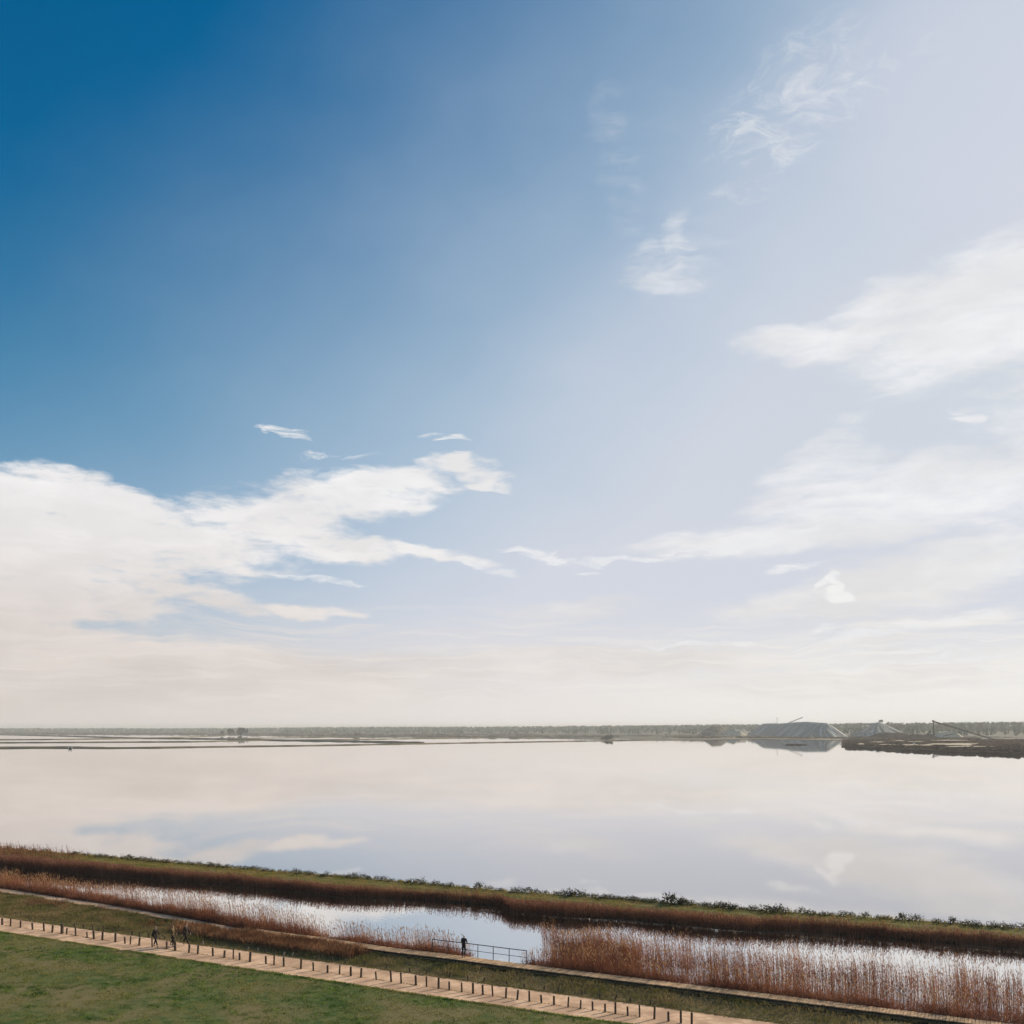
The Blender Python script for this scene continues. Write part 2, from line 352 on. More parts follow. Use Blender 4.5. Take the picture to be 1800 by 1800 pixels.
# ------------------------------------------------------------------ lines on the ground (read off in pixels, laid out in metres)
C_ = ln([(-700, 1436), (0, 1491), (108, 1500), (300, 1516), (500, 1533), (650, 1545), (800, 1558), (900, 1567), (1100, 1581), (1200, 1589), (1300, 1598), (1400, 1604), (1500, 1611), (1600, 1617), (1692, 1624), (1800, 1632), (2500, 1680)])
G_ = ln([(-700, 1448), (0, 1509), (108, 1519), (300, 1533), (500, 1552), (600, 1561), (800, 1575), (900, 1584), (1000, 1592), (1100, 1600), (1200, 1608), (1300, 1617), (1400, 1623), (1500, 1630), (1600, 1638), (1692, 1644), (1800, 1652), (2500, 1700)])
W_ = ln([(-700, 1470), (0, 1530), (108, 1538), (200, 1543), (300, 1550), (400, 1558), (500, 1568), (600, 1580), (700, 1582), (800, 1587), (884, 1596), (896, 1609), (950, 1614), (1000, 1618), (1100, 1619), (1200, 1631), (1300, 1640), (1400, 1642), (1500, 1647), (1600, 1655), (1692, 1663), (1800, 1672), (2500, 1726)], 8)
BU = ln([(-700, 1477), (0, 1561), (109, 1578), (200, 1592), (322, 1613), (411, 1630), (447, 1637), (500, 1645), (560, 1652), (620, 1661), (678, 1670), (789, 1683), (900, 1698), (1100, 1723), (1400, 1760), (1800, 1810), (2500, 1895)], 20)
PU = ln([(-700, 1512), (0, 1612), (108, 1627), (200, 1640), (283, 1651), (350, 1662), (450, 1673), (500, 1682), (560, 1689), (700, 1708), (900, 1736), (1200, 1776), (1800, 1857), (2500, 1950)])
PL = ln([(-700, 1528), (0, 1638), (108, 1654), (200, 1668), (300, 1683), (352, 1691), (500, 1713), (700, 1743), (900, 1772), (1100, 1800), (1800, 1900), (2500, 2000)])
BL = lambda x: BU(x) + 7.0 + np.asarray(x) * .0008
def PT(line, z): return lambda x: unp(x, line(x), z)
S0, S1 = -650, 2450
L_crest = PT(C_, .85); L_G = PT(G_, .55); L_W = PT(W_, 0.0)
L_BU = PT(BU, .62); L_BL = PT(BL, .62); L_PU = PT(PU, .30); L_PL = PT(PL, .30)
def off(Lf, dist, dz):                               # parallel line, dist metres further from the camera
    def f(x):
        p = Lf(x).copy(); q = Lf(np.asarray(x, float) + 2) - Lf(np.asarray(x, float) - 2)
        n = np.stack([-q[..., 1], q[..., 0]], -1); n /= np.linalg.norm(n, axis=-1, keepdims=True)
        n *= np.sign(n[..., 1:2])
        p[..., :2] += n * dist; p[..., 2] += dz
        return p
    return f
def nz2(P, sc, seed=0.0): return np.array([noise.noise(Vector((p[0] * sc + seed, p[1] * sc, seed))) for p in P])
def strip(name, A, B, nx, ny, m, bump=0.0, bsc=.5, kind='structure', prof=None, edge=False):
    s = np.linspace(S0, S1, nx); v = np.linspace(0, 1, ny)
    a = A(s); b = B(s)
    V = a[None] * (1 - v[:, None, None]) + b[None] * v[:, None, None]
    V = V.reshape(-1, 3)
    if bump:
        wv = np.repeat(np.sin(v * math.pi) if not edge else np.ones_like(v), nx)
        V[:, 2] += bump * nz2(V, bsc) * wv
    if prof is not None: V[:, 2] += np.repeat(prof(v), nx)
    i = np.arange(nx - 1)[None] + np.arange(ny - 1)[:, None] * nx; i = i.ravel()
    Fc = np.stack([i, i + 1, i + nx + 1, i + nx], -1)
    if True:                                             # make normals point up
        n = np.cross(V[Fc[0, 1]] - V[Fc[0, 0]], V[Fc[0, 2]] - V[Fc[0, 0]])
        if n[2] < 0: Fc = Fc[:, ::-1]
    return tag(obj(name, V, Fc, m, smooth=True), kind=kind)

# base sheet to the horizon, lagoon, canal
def sheet(name, x0, x1, y0, y1, z, m, kind='structure'):
    return tag(obj(name, [(x0, y0, z), (x1, y0, z), (x1, y1, z), (x0, y1, z)], [(0, 1, 2, 3)], m), kind=kind)
sheet('ground', -30000, 30000, -600, 30000, -.9, M['seabed'])
def flat_between(name, A, B, z, m, nx=400):
    s = np.linspace(S0, S1, nx); a = A(s); b = B(s); a[:, 2] = z; b[:, 2] = z
    V = np.vstack([a, b]); i = np.arange(nx - 1)
    return tag(obj(name, V, np.stack([i, i + 1, i + nx + 1, i + nx], -1), m), kind='structure')
# lagoon: from under the dike outwards
s = np.linspace(S0, S1, 60); a = unp(s, C_(s), .85); a[:, 2] = 0
b = a.copy(); b[:, 0] = np.linspace(-16000, 16000, 60); b[:, 1] = 16000
i = np.arange(59)
tag(obj('lagoon_water', np.vstack([a, b]), np.stack([i, i + 1, i + 61, i + 60], -1), M['lake']), kind='structure')
flat_between('canal_water', PT(lambda x: BL(x) + 1, .62), PT(lambda x: G_(x) + 1, .55), 0.0, M['canal'])

# dike
strip('dike_lake_bank', L_crest, off(L_crest, 2.4, -1.2), 260, 4, M['dikesoil'], .15, .8)
strip('dike_top', L_G, L_crest, 420, 12, M['dikesoil'], .10, .7, prof=lambda v: -.10 * np.exp(-((v - .38) / .06) ** 2) - .10 * np.exp(-((v - .68) / .06) ** 2))
strip('dike_canal_bank', PT(lambda x: W_(x) + 1.5, -.15), L_G, 1500, 5, M['bankmud'], .1, .8)
# near shore
strip('lawn', lambda x: L_PL(x) * np.array([.55, 0, 1]) + np.array([0, -60, 0]), L_PL, 420, 60, M['lawn'], .16, .35)
strip('path', L_PL, L_PU, 420, 6, M['sand'], .02, .4)
L_mid = lambda x: L_PU(x) * .62 + L_BL(x) * .38
strip('verge', L_PU, L_BL, 420, 16, M['verge'], .18, .45, prof=lambda v: -.12 * np.sin(v * math.pi) - .28 * (v > .93))
strip('trail', L_BL, L_BU, 420, 4, M['sand'], .02, .5)
strip('near_bank', L_BU, off(L_BU, .9, -.9), 420, 4, M['bankmud'], .05, .8)

# ------------------------------------------------------------------ plants as fine geometry
def scatter(A, B, n, s0=-60, s1=1880, dens=None):
    """n candidates uniform over the ground between lines A and B, thinned by dens(s, v, p)"""
    if s0 <= -60: s0 -= 170; n = int(n * 1.08)          # carry on past the picture's edges
    if s1 >= 1880: s1 += 170; n = int(n * 1.08)
    g = np.linspace(s0, s1, 400); a = A(g); b = B(g)
    mid = (a + b) / 2
    seg = np.linalg.norm(np.diff(mid, axis=0), axis=1); wd = np.linalg.norm(a - b, axis=1); ar = seg * (wd[:-1] + wd[1:]) / 2
    cum = np.concatenate([[0], np.cumsum(ar)]); u = rng.random(n) * cum[-1]
    s = np.interp(u, cum, g); v = rng.random(n)
    p = A(s) * (1 - v[:, None]) + B(s) * v[:, None]
    if dens is not None:
        k = rng.random(n) < dens(s, v, p); s, v, p = s[k], v[k], p[k]
    return s, v, p
def blades(P, H, W, per=3, lean=.35, spread=.05):
    """grass blades: one bent triangle pair each"""
    n = len(P) * per
    P = np.repeat(P, per, 0) + np.c_[rng.normal(0, spread, (n, 2)), np.zeros(n)]
    H = np.repeat(H, per) * rng.uniform(.6, 1.15, n); W = np.repeat(W, per) if np.ndim(W) else np.full(n, W)
    a = rng.random(n) * 6.283; d = np.c_[np.cos(a), np.sin(a), np.zeros(n)]
    la = rng.random(n) * 6.283; l = np.c_[np.cos(la), np.sin(la)] * (rng.random(n) * lean * H)[:, None]
    V = np.zeros((n, 4, 3))
    V[:, 0] = P - d * W[:, None] / 2; V[:, 1] = P + d * W[:, None] / 2
    mid = P.copy(); mid[:, :2] += l * .35; mid[:, 2] += H * .6
    V[:, 3] = mid - d * W[:, None] * .35
    tip = P.copy(); tip[:, :2] += l; tip[:, 2] += H
    V[:, 2] = tip
    return V.reshape(-1, 3), (np.arange(n)[:, None] * 4 + np.array([[0, 1, 2, 3]]))
def reeds(P, H, leafy=3, stemw=.022, leafw=.032, plume=True, wind=(-.10, -.02), lean=.06, short=None):
    n = len(P)
    def dirs(k):
        a = rng.random(k) * 6.283; return np.c_[np.cos(a), np.sin(a), np.zeros(k)]
    d = dirs(n); tipoff = np.c_[rng.normal(wind[0], lean, n), rng.normal(wind[1], lean, n), np.zeros(n)] * H[:, None]
    def at(t, idx=slice(None)):
        q = P[idx] + tipoff[idx] * (t ** 1.7)[:, None]; q = q.copy(); q[:, 2] += H[idx] * t; return q
    V = []; Fc = []; mi = []; c = 0
    one = np.ones(n)
    a0, a1, a2 = at(one * 0), at(one * .5), at(one)
    w0 = stemw
    vs_ = np.stack([a0 - d * w0 / 2, a0 + d * w0 / 2, a1 + d * w0 * .4, a1 - d * w0 * .4, a2 + d * w0 * .2, a2 - d * w0 * .2], 1).reshape(-1, 3)
    base = np.arange(n)[:, None] * 6
    V.append(vs_); Fc.append(np.vstack([base + [[0, 1, 2, 3]], base + [[3, 2, 4, 5]]])); c += len(vs_); mi.append(np.zeros(2 * n))
    for k in range(leafy):
        t = rng.uniform(.12, .62, n); t = t * (1 if short is None else np.minimum(1, short * .55 / H)); b0 = at(t); dd = dirs(n); L = rng.uniform(.25, .5, n)
        side = np.c_[-dd[:, 1], dd[:, 0], np.zeros(n)]
        m_ = b0 + dd * (L * .4)[:, None]; m_[:, 2] += L * .5
        e_ = b0 + dd * L[:, None]; e_[:, 2] += L * rng.uniform(.1, .6, n)
        vs_ = np.stack([b0, m_ + side * leafw / 2, e_, m_ - side * leafw / 2], 1).reshape(-1, 3)
        V.append(vs_); Fc.append(np.arange(n)[:, None] * 4 + [[0, 1, 2, 3]] + c); c += len(vs_); mi.append(np.zeros(n))
    if plume:
        idx = np.where(rng.random(n) < (.75 if short is None else np.where(H / short > .62, .7, .03)))[0]; k = len(idx)
        top = at(np.ones(k) * .97, idx); L = rng.uniform(.18, .34, k)
        nod = tipoff[idx] / np.maximum(H[idx], .1)[:, None] * 2.5 + rng.normal(0, .12, (k, 3)) * [1, 1, 0]
        for q in range(2):
            dd = dirs(k)
            m_ = top + nod * (L * .4)[:, None]; m_[:, 2] += L * .45
            e_ = top + nod * L[:, None]; e_[:, 2] += L * .85
            ww = rng.uniform(.035, .06, k)[:, None]
            vs_ = np.stack([top, m_ + dd * ww / 2, e_, m_ - dd * ww / 2], 1).reshape(-1, 3)
            V.append(vs_); Fc.append(np.arange(k)[:, None] * 4 + [[0, 1, 2, 3]] + c); c += len(vs_); mi.append(np.ones(k))
    return np.vstack(V), np.vstack(Fc), np.concatenate(mi)

# dike grass: mown top with two wheel tracks
def dg(s, v, p): return 1 - .75 * np.exp(-((v - .38) / .05) ** 2) - .75 * np.exp(-((v - .68) / .05) ** 2)
s, v, p = scatter(L_G, L_crest, 42000, dens=dg)
patch = nz2(p, .25, 3)
H = .11 + .08 * np.clip(patch, -.5, 1) + .16 * (v > .93) + .10 * (v < .12)
V, Fc = blades(p, H, .035, 3, .5, .06)
tag(obj('dike_grass', V, Fc, M['dikeblade']), 'short olive green grass covering the top of the dike', 'grass', kind='stuff')
# far bank reeds
L_W2 = PT(W_, -.05)
s, v, p = scatter(L_W2, L_G, 40000, dens=lambda s, v, p: np.clip(1.3 - v * 1.0, 0, 1))
n1 = nz2(p, .12, 8); n2 = nz2(p, .6, 5)
H = 1.42 - 1.22 * v + .26 * n1 + .25 * n2
H = np.where((s < 240), H + .25, H)
V, Fc, mi = reeds(p, np.clip(H, .16, 2.4) * rng.uniform(.7, 1.1, len(p)), leafy=4, stemw=.03, leafw=.045)
tag(obj('far_bank_reeds', V, Fc, [M['reedfar'], M['plumefar']], mi=mi), 'dense reddish brown reeds along the far bank of the canal under the dike', 'reeds', kind='stuff')
# taller loose reeds at the far left of the dike crest
s, v, p = scatter(L_G, L_crest, 3000, s0=-60, s1=165, dens=lambda s, v, p: np.clip((165 - s) / 120, 0, 1) * .8)
V, Fc, mi = reeds(p, rng.uniform(.6, 1.25, len(p)), leafy=3, stemw=.028, leafw=.04)
tag(obj('dike_end_reeds', V, Fc, [M['reedfar'], M['plumefar']], mi=mi), 'loose brown reeds spreading over the left end of the dike', 'reeds', kind='stuff')

# near bank reeds: strip in front of the boardwalk, with gaps
edge = ln([(-60, 3.6), (150, 3.4), (220, 2.4), (330, 3.4), (460, 3.6), (545, 3.0), (558, .9), (564, .5), (572, 2.4), (640, 3.2), (740, 3.6), (800, 2.8), (818, 1.5), (826, 0), (912, 0), (922, 2.5), (990, 5.0), (1060, 5.0), (1100, 3.2), (1160, 2.2), (1250, 2.8), (1300, 3.6), (1400, 2.4), (1500, 3.0), (1700, 2.6), (1900, 3.2)], 3)
hgt = ln([(-60, 2.0), (110, 2.0), (210, 2.35), (300, 2.45), (430, 2.4), (540, 2.15), (558, 1.3), (564, 1.0), (575, 1.9), (700, 2.05), (780, 2.1), (826, 1.7), (915, 1.5), (960, 2.2), (1050, 2.2), (1150, 2.0), (1400, 2.0), (1800, 2.0)], 3)
far_edge = off(L_BU, 5.2, -.62)
near_edge = off(L_BU, .1, -.55)
def nd(s, v, p):
    dd = v * 5.1; e = edge(s) * (1 + .35 * nz2(p, .5, 2))
    return np.where(dd < e, np.clip(1.0 - .8 * dd / np.maximum(e, .1), 0, 1) * np.clip(.8 + 1.1 * nz2(p, .45, 21), .12, 1), 0)
s, v, p = scatter(near_edge, far_edge, 62000, s0=-60, s1=1900, dens=nd)
H = hgt(s) * (1 + .16 * nz2(p, .25, 6) + .14 * nz2(p, 1.3, 4)) * (.42 + .66 * rng.random(len(p)) ** 1.5)
V, Fc, mi = reeds(p, H, leafy=5, stemw=.017, leafw=.030, short=hgt(s))
tag(obj('near_bank_reeds', V, Fc, [M['reed'], M['plume']], mi=mi), 'tall russet reeds with pale plumes between the boardwalk and the canal', 'reeds', kind='stuff')
s, v, p = scatter(near_edge, far_edge, 44000, s0=-60, s1=1900, dens=lambda s, v, p: nd(s, v * 1.5, p) * np.clip(1.1 - v * 2.2, 0, 1))
H = hgt(s) * np.where(s > 915, .72, .57) * (1 + .3 * nz2(p, .5, 16)) * rng.uniform(.55, 1.1, len(p))
V, Fc, mi = reeds(p, H, leafy=5, stemw=.03, leafw=.045, plume=False)
tag(obj('reed_undergrowth', V, Fc, [M['reedfar']], mi=mi), 'dense dark lower reeds at the foot of the tall reeds beside the boardwalk', 'reeds', kind='stuff')
# right hand reed bed out to the bottom of the picture
L_r0 = off(L_BU, 5.0, -.62)
L_r1 = lambda x: L_BU(x) * .45 + L_W(x) * .55
def rd(s, v, p): return np.clip((s - 930) / 30, 0, 1) * np.clip(.85 - v * .9 + .7 * nz2(p, .35, 1), 0, 1) * np.where(s > 1085, .38, 1)
s, v, p = scatter(L_r0, L_r1, 24000, s0=930, s1=1900, dens=rd)
p[:, 2] = -.03
V, Fc, mi = reeds(p, 2.0 * (1 + .12 * nz2(p, .4, 6)) * rng.uniform(.7, 1.1, len(p)), leafy=4, stemw=.022, leafw=.032)
tag(obj('canal_reed_bed', V, Fc, [M['reed'], M['plume']], mi=mi), 'thinner reeds standing in the canal right of the railing', 'reeds', kind='stuff')

# verge: rough green grass near the path, tall dry grass towards the boardwalk
def tallmask(s, v, p): return np.clip((v - .30) / .12, 0, 1) * np.clip((s - 300) / 110, 0, 1) * np.clip((640 + 90 * nz2(p, .5, 33) - s) / 110, 0, 1) * np.where(s < 430, np.clip((.86 - v) / .12, 0, 1), 1)
s, v, p = scatter(L_PU, L_BL, 36000)
tm = tallmask(s, v, p); q = nz2(p, .35, 4); q2 = nz2(p, 1.2, 7)
H = np.clip(.14 + .22 * np.clip(q + .25, 0, 1) + .10 * q2, .05, .6) * np.clip(v * 5, .25, 1)
V, Fc = blades(p, H, .035, 3, .7, .08)
tag(obj('verge_grass', V, Fc, M['vergeblade']), 'rough olive grass on the slope between path and boardwalk', 'grass', kind='stuff')
s, v, p = scatter(L_PU, L_BL, 46000, s0=200, s1=700, dens=lambda s, v, p: tallmask(s, v, p) * np.clip(.75 + .8 * nz2(p, .4, 9), 0, 1))
V, Fc = blades(p, .55 + .22 * nz2(p, .5, 3) + .1 * rng.random(len(p)), .032, 3, .45, .08)
tag(obj('dry_verge_grass', V, Fc, M['drygrass']), 'tall rusty dry grass in front of the boardwalk', 'grass', kind='stuff')
s, v, p = scatter(L_PU, L_BL, 5000, s0=-60, s1=330, dens=lambda s, v, p: np.clip(nz2(p, .3, 12) * 2 - .1, 0, 1) * np.clip((v - .3) * 3, 0, 1))
V, Fc = blades(p, .40 + .2 * rng.random(len(p)), .035, 4, .5, .12)
tag(obj('brown_verge_tufts', V, Fc, M['drygrass']), 'brown dry tufts among the green grass left of the walkers', 'grass', kind='stuff')
# lawn
L_l0 = lambda x: L_PL(x) * .66 + np.array([0, 0, .06])
s, v, p = scatter(L_l0, lambda x: L_PL(x), 110000, s0=-300, s1=1250)
V, Fc = blades(p, .075 + .12 * np.clip(nz2(p, 1.1, 2) + .2 * nz2(p, 4, 3), -.3, 1), .04, 3, .7, .07)
tag(obj('lawn_grass', V, Fc, M['lawnblade']), 'bright green mown lawn below the sandy path', 'grass', kind='stuff')
# ragged grass edges creeping on the path and along the row of posts
s, v, p = scatter(off(L_PU, -.12, 0), off(L_PU, .25, 0), 5000)
V, Fc = blades(p, np.full(len(p), .10), .03, 3, .7, .05)
tag(obj('path_edge_grass', V, Fc, M['vergeblade']), 'ragged grass fringe along the upper edge of the path', 'grass', kind='stuff')

# ------------------------------------------------------------------ scrub bushes
def leafy_bush(n, r, h, seed, twigs=5):
    g = np.random.default_rng(seed)
    th = g.random(n) * 6.283; ph = np.arccos(g.uniform(-.1, 1, n)); rr = g.uniform(.35, 1, n) ** .5
    bumps = 1 + .28 * np.sin(th * 3 + seed) + .2 * np.sin(th * 5 + ph * 4)
    P = np.c_[np.cos(th) * np.sin(ph) * r * rr * bumps, np.sin(th) * np.sin(ph) * r * rr * bumps, np.abs(np.cos(ph)) * h * rr * bumps + .02]
    sz = g.uniform(.03, .07, n)[:, None] * (h / .4) ** .5
    a = g.normal(size=(n, 3)); a /= np.linalg.norm(a, axis=1, keepdims=True)
    b_ = np.cross(a, g.normal(size=(n, 3))); b_ /= np.linalg.norm(b_, axis=1, keepdims=True)
    V = np.stack([P - a * sz, P + b_ * sz * .6, P + a * sz, P - b_ * sz * .6], 1).reshape(-1, 3)
    return V, np.arange(n)[:, None] * 4 + [[0, 1, 2, 3]]
def bush_parts(n, r, h, seed, spiky=0):
    V, Fc = leafy_bush(n, r, h, seed)
    g = random.Random(seed)
    mb = MB()
    for k in range(6 + spiky):
        a = g.random() * 6.283; t = g.uniform(.3, .9)
        mb.tube((0, 0, 0), (math.cos(a) * r * t, math.sin(a) * r * t, h * g.uniform(.8, 1.25 + .1 * (spiky > 0))), .012, .005, 4, cap=False)
    return mesh('foliage', V, Fc, M['scrub']), mb.me('stem', M['twig'])
bush_lib = [bush_parts(260, .55, .42, 1), bush_parts(320, .7, .5, 2), bush_parts(220, .45, .36, 3, 4), bush_parts(300, .6, .62, 4, 6)]
grp = 'low scrub bushes along the lake edge of the dike'
ORD = ['first', 'second', 'third', 'fourth', 'fifth', 'sixth', 'seventh', 'eighth', 'ninth', 'tenth', 'eleventh', 'twelfth', 'thirteenth', 'fourteenth', 'fifteenth', 'sixteenth', 'seventeenth', 'eighteenth', 'nineteenth', 'twentieth'] 
ORD += ['twenty-' + q for q in ORD[:9]] + ['thirtieth'] + ['thirty-' + q for q in ORD[:9]] + ['fortieth'] + ['forty-' + q for q in ORD[:9]]
special = {734: ('small rounded bush on the dike crest, well left of the open gap in the reeds', 1, 1.0),
           816: ('tiny pointed bush just left of the round spiky bush above the railing', 2, .7),
           842: ('round spiky bush alone on the dike crest above the railing', 3, 1.0),
           1180: ('tallest spiky bush in the long dark scrub run right of centre', 3, 1.5),
           1325: ('pale open bush between two dark clumps on the dike right of centre', 2, 1.1),
           1352: ('dark clump ending the long run of scrub right of centre', 1, 1.1),
           1410: ('lone dark bush on bare crest right of the long scrub run', 0, .9),
           1523: ('small upright bush left of two bush stubs near the right end of the dike', 2, 1.0),
           1545: ('left one of two little bush stubs near the right end of the dike', 2, .75),
           1557: ('right one of two little bush stubs near the right end of the dike', 2, .8),
           1587: ('wind-bent bush on the crest, fourth from the right end of the dike', 3, .8),
           1612: ('rounded bush on the crest, third from the right end of the dike', 1, .8),
           1648: ('flat bush on the crest, second from the right end of the dike', 0, .8),
           1677: ('bush with bare twigs at the very right end of the dike', 3, .8),
           620: ('dark bush on the crest above the first gap in the near reeds', 1, .9)}
runs = [(128, 208, 9), (214, 345, 9), (348, 440, 10), (445, 560, 12), (566, 616, 12), (625, 725, 14), (745, 800, 17), (860, 1000, 22), (1000, 1165, 9), (1195, 1315, 9), (1365, 1385, 12), (1425, 1500, 18), (1700, 1860, 22), (-60, 90, 22)]
def place_bush(sx, kind, sc, label):
    q = L_crest(np.array([float(sx)]))[0]; q[1] -= random.uniform(-.5, .3)
    t = thing('scrub_bush', label, 'bush', (q[0], q[1], .80), random.random() * 6.28, grp)
    t.scale = (sc * random.uniform(1.2, 1.7), sc * 1.1, sc * random.uniform(1.0, 1.3))
    f, st = bush_lib[kind]; put('foliage', f, t); put('stem', st, t)
for sx, (lb, k, sc) in special.items(): place_bush(sx, k, sc, lb)
RUN = ['scrub run at the left end of the dike', 'scrub run above the left part of the canal', 'scrub run straight above the three walkers', 'scrub run right of the three walkers', 'short scrub run above the gap in the near reeds', 'scrub run left of the lone small rounded bush', 'sparse run left of the round spiky bush', 'sparse run between round spiky bush and dark hedge', 'dark hedge-like run at centre right', 'hedge-like run right of the tallest spiky bush', 'dark clump above the right reeds', 'sparse run left of the little bush stubs', 'run beyond the right end of the dike', 'run beyond the left end of the dike']
for (x0, x1, stp), rn in zip(runs, RUN):
    x = x0; k = 0
    while x < x1:
        place_bush(x, random.choice([0, 0, 1, 2]), random.uniform(.6, 1.0), f'{ORD[k]} bush in the {rn}'); k += 1
        x += stp * random.uniform(.7, 1.3)

# ------------------------------------------------------------------ wooden posts of the path
def post_me(h, r, seed):
    mb = MB(); g = random.Random(seed); dx = g.uniform(-.02, .02)
    mb.tube((0, 0, -.15), (dx * .6, 0, h * .6), r, r * .97, 10, jit=.06); mb.tube((dx * .6, 0, h * .6), (dx, 0, h - .02), r * .97, r * .93, 10, jit=.06)
    mb.tube((dx, 0, h - .02), (dx, 0, h), r * .93, r * .75, 10, jit=.06)
    return mb.me('post_shaft', M['post'], True)
near_posts = [(109, 1641, 17, 4.5), (117, 1642.5, 11.5, 2.3), (133, 1645, 15.3, 2.4), (153.5, 1648.5, 11, 2.2), (165, 1650.5, 15.5, 3.2), (180, 1652.5, 14.5, 3), (203, 1656, 15.5, 3.2), (220, 1658.5, 11.5, 2.6),
              (229, 1660, 14, 1.8), (244.5, 1662.2, 14.5, 2.8), (267.5, 1664.5, 15, 2.2), (293, 1668.5, 13.5, 2.8), (308, 1671, 18, 3.6), (332, 1675, 15, 2.9), (347.5, 1677, 15.5, 3.1), (374.5, 1680.5, 14.5, 2.9),
              (394, 1683.5, 12.5, 3.2), (410, 1686, 19, 2), (421.5, 1687.5, 13, 2.8), (439.5, 1690.5, 17.5, 3.6), (467.5, 1694.5, 14, 3), (481.6, 1696.5, 20, 2.4), (498.7, 1699, 16.5, 3), (529, 1703, 18, 3), (551, 1706.5, 15, 2.6)]
x = 576.0
while x < 1225: near_posts.append((x, 1706.5 + (x - 551) * .142, random.uniform(13, 19) * (1 + (x - 551) * .0003), random.uniform(2.4, 3.5))); x += random.uniform(17, 27)
x = 92.0
while x > -40: near_posts.insert(0, (x, 1639 + (x - 92) * .15, random.uniform(11, 16), random.uniform(2.3, 3.2))); x -= random.uniform(13, 22)
def add_post(px, py, hp, wp, label, group, tilt=0.0, m=None):
    q = unp(px, py, .30); k = q[1] / F
    t = tag(put('wooden_post', post_me(hp * k, max(wp, 2.2) * k * .60, int(px * 7)), None, tuple(q), (random.uniform(-.07, .07), tilt + random.uniform(-.07, .07), random.random() * 6.28 if not tilt else 0)), label, 'post', group)
    if m: t.data.materials[0] = m
PX = np.array([q[0] for q in near_posts]); PY = np.array([q[1] for q in near_posts])
PLn = lambda x: unp(x, np.interp(x, PX, PY) + .3, .30)
s, v, p = scatter(PLn, off(PLn, .16, 0), 2600, s0=-30, s1=1140, dens=lambda s, v, p: np.clip(.3 + 1.3 * nz2(p, .9, 2), 0, 1))
V, Fc = blades(p, np.full(len(p), .06), .03, 3, .6, .05)
tag(obj('post_line_grass', V, Fc, M['vergeblade']), 'thin ragged line of weeds along the foot of the post row', 'weeds', kind='stuff')
s, v, p = scatter(off(L_PL, -.25, .0), off(L_PL, .12, .0), 9000, s0=-60, s1=1250, dens=lambda s, v, p: np.clip(.6 + 1.2 * nz2(p, .7, 5), 0, 1))
V, Fc = blades(p, np.full(len(p), .09), .035, 3, .8, .07)
tag(obj('lawn_edge_grass', V, Fc, M['lawnblade']), 'uneven grass edge where the lawn meets the path', 'grass', kind='stuff')
nl = [q for q in near_posts if q[0] < 268]; nr = [q for q in near_posts if q[0] >= 268]
def adj(q): return ('thin ' if q[3] < 2.3 else 'stout ' if q[3] > 3.3 else '') + ('short' if q[2] < 13.2 else 'tall' if q[2] > 16.8 else 'medium')
for k, q in enumerate(reversed(nl)): add_post(*q, f'{adj(q)} wooden post on the sandy path, {ORD[k]} to the left of the fair-haired walker', 'wooden posts in the row along the path')
for k, q in enumerate(nr): add_post(*q, f'{adj(q)} wooden post on the sandy path, {ORD[k]} to the right of the fair-haired walker', 'wooden posts in the row along the path')
M['paleend'] = mat('weathered_post', (.22, .18, .14), (.30, .25, .20), scale=8)
far_posts = [(131, 1630, 7, 0), (147, 1632, 7, 0), (163, 1634.5, 8, 0), (174, 1636.5, 6, 0), (182, 1637.5, 10, 0), (198, 1639, 6, 0), (233, 1644, 7.5, 0), (245.5, 1646.5, 8, 0), (261.6, 1648, 7, 0), (281, 1650.5, 6, 0), (290, 1651.5, 6.5, 0),
             (356, 1661.5, 7, 1), (434.7, 1670.5, 6, -.35), (451, 1673, 6, -.5), (467, 1676, 6, 0), (482, 1678, 6.5, -.3), (497.5, 1680.5, 7, -.4), (512, 1681.8, 8, -.4), (557, 1688, 8, -.2), (585, 1691, 9, .1), (607.5, 1694, 9, 0)]
x = 640.
while x < 1150: far_posts.append((x, 1694 + (x - 607) * .135, random.uniform(8, 11), random.uniform(-.3, .2))); x += random.uniform(24, 45)
for k, (px, py, hp, ti) in enumerate(far_posts):
    pale = ti == 1 or ti <= -.35
    add_post(px, py, hp, 1.8, f"{'pale ' if pale else ''}{'leaning ' if -.9 < ti < -.15 else ''}low stake in the grass behind the path, {ORD[k]} from the left", 'low stakes along the far edge of the path', 0 if ti == 1 else -ti, M['paleend'] if pale else None)

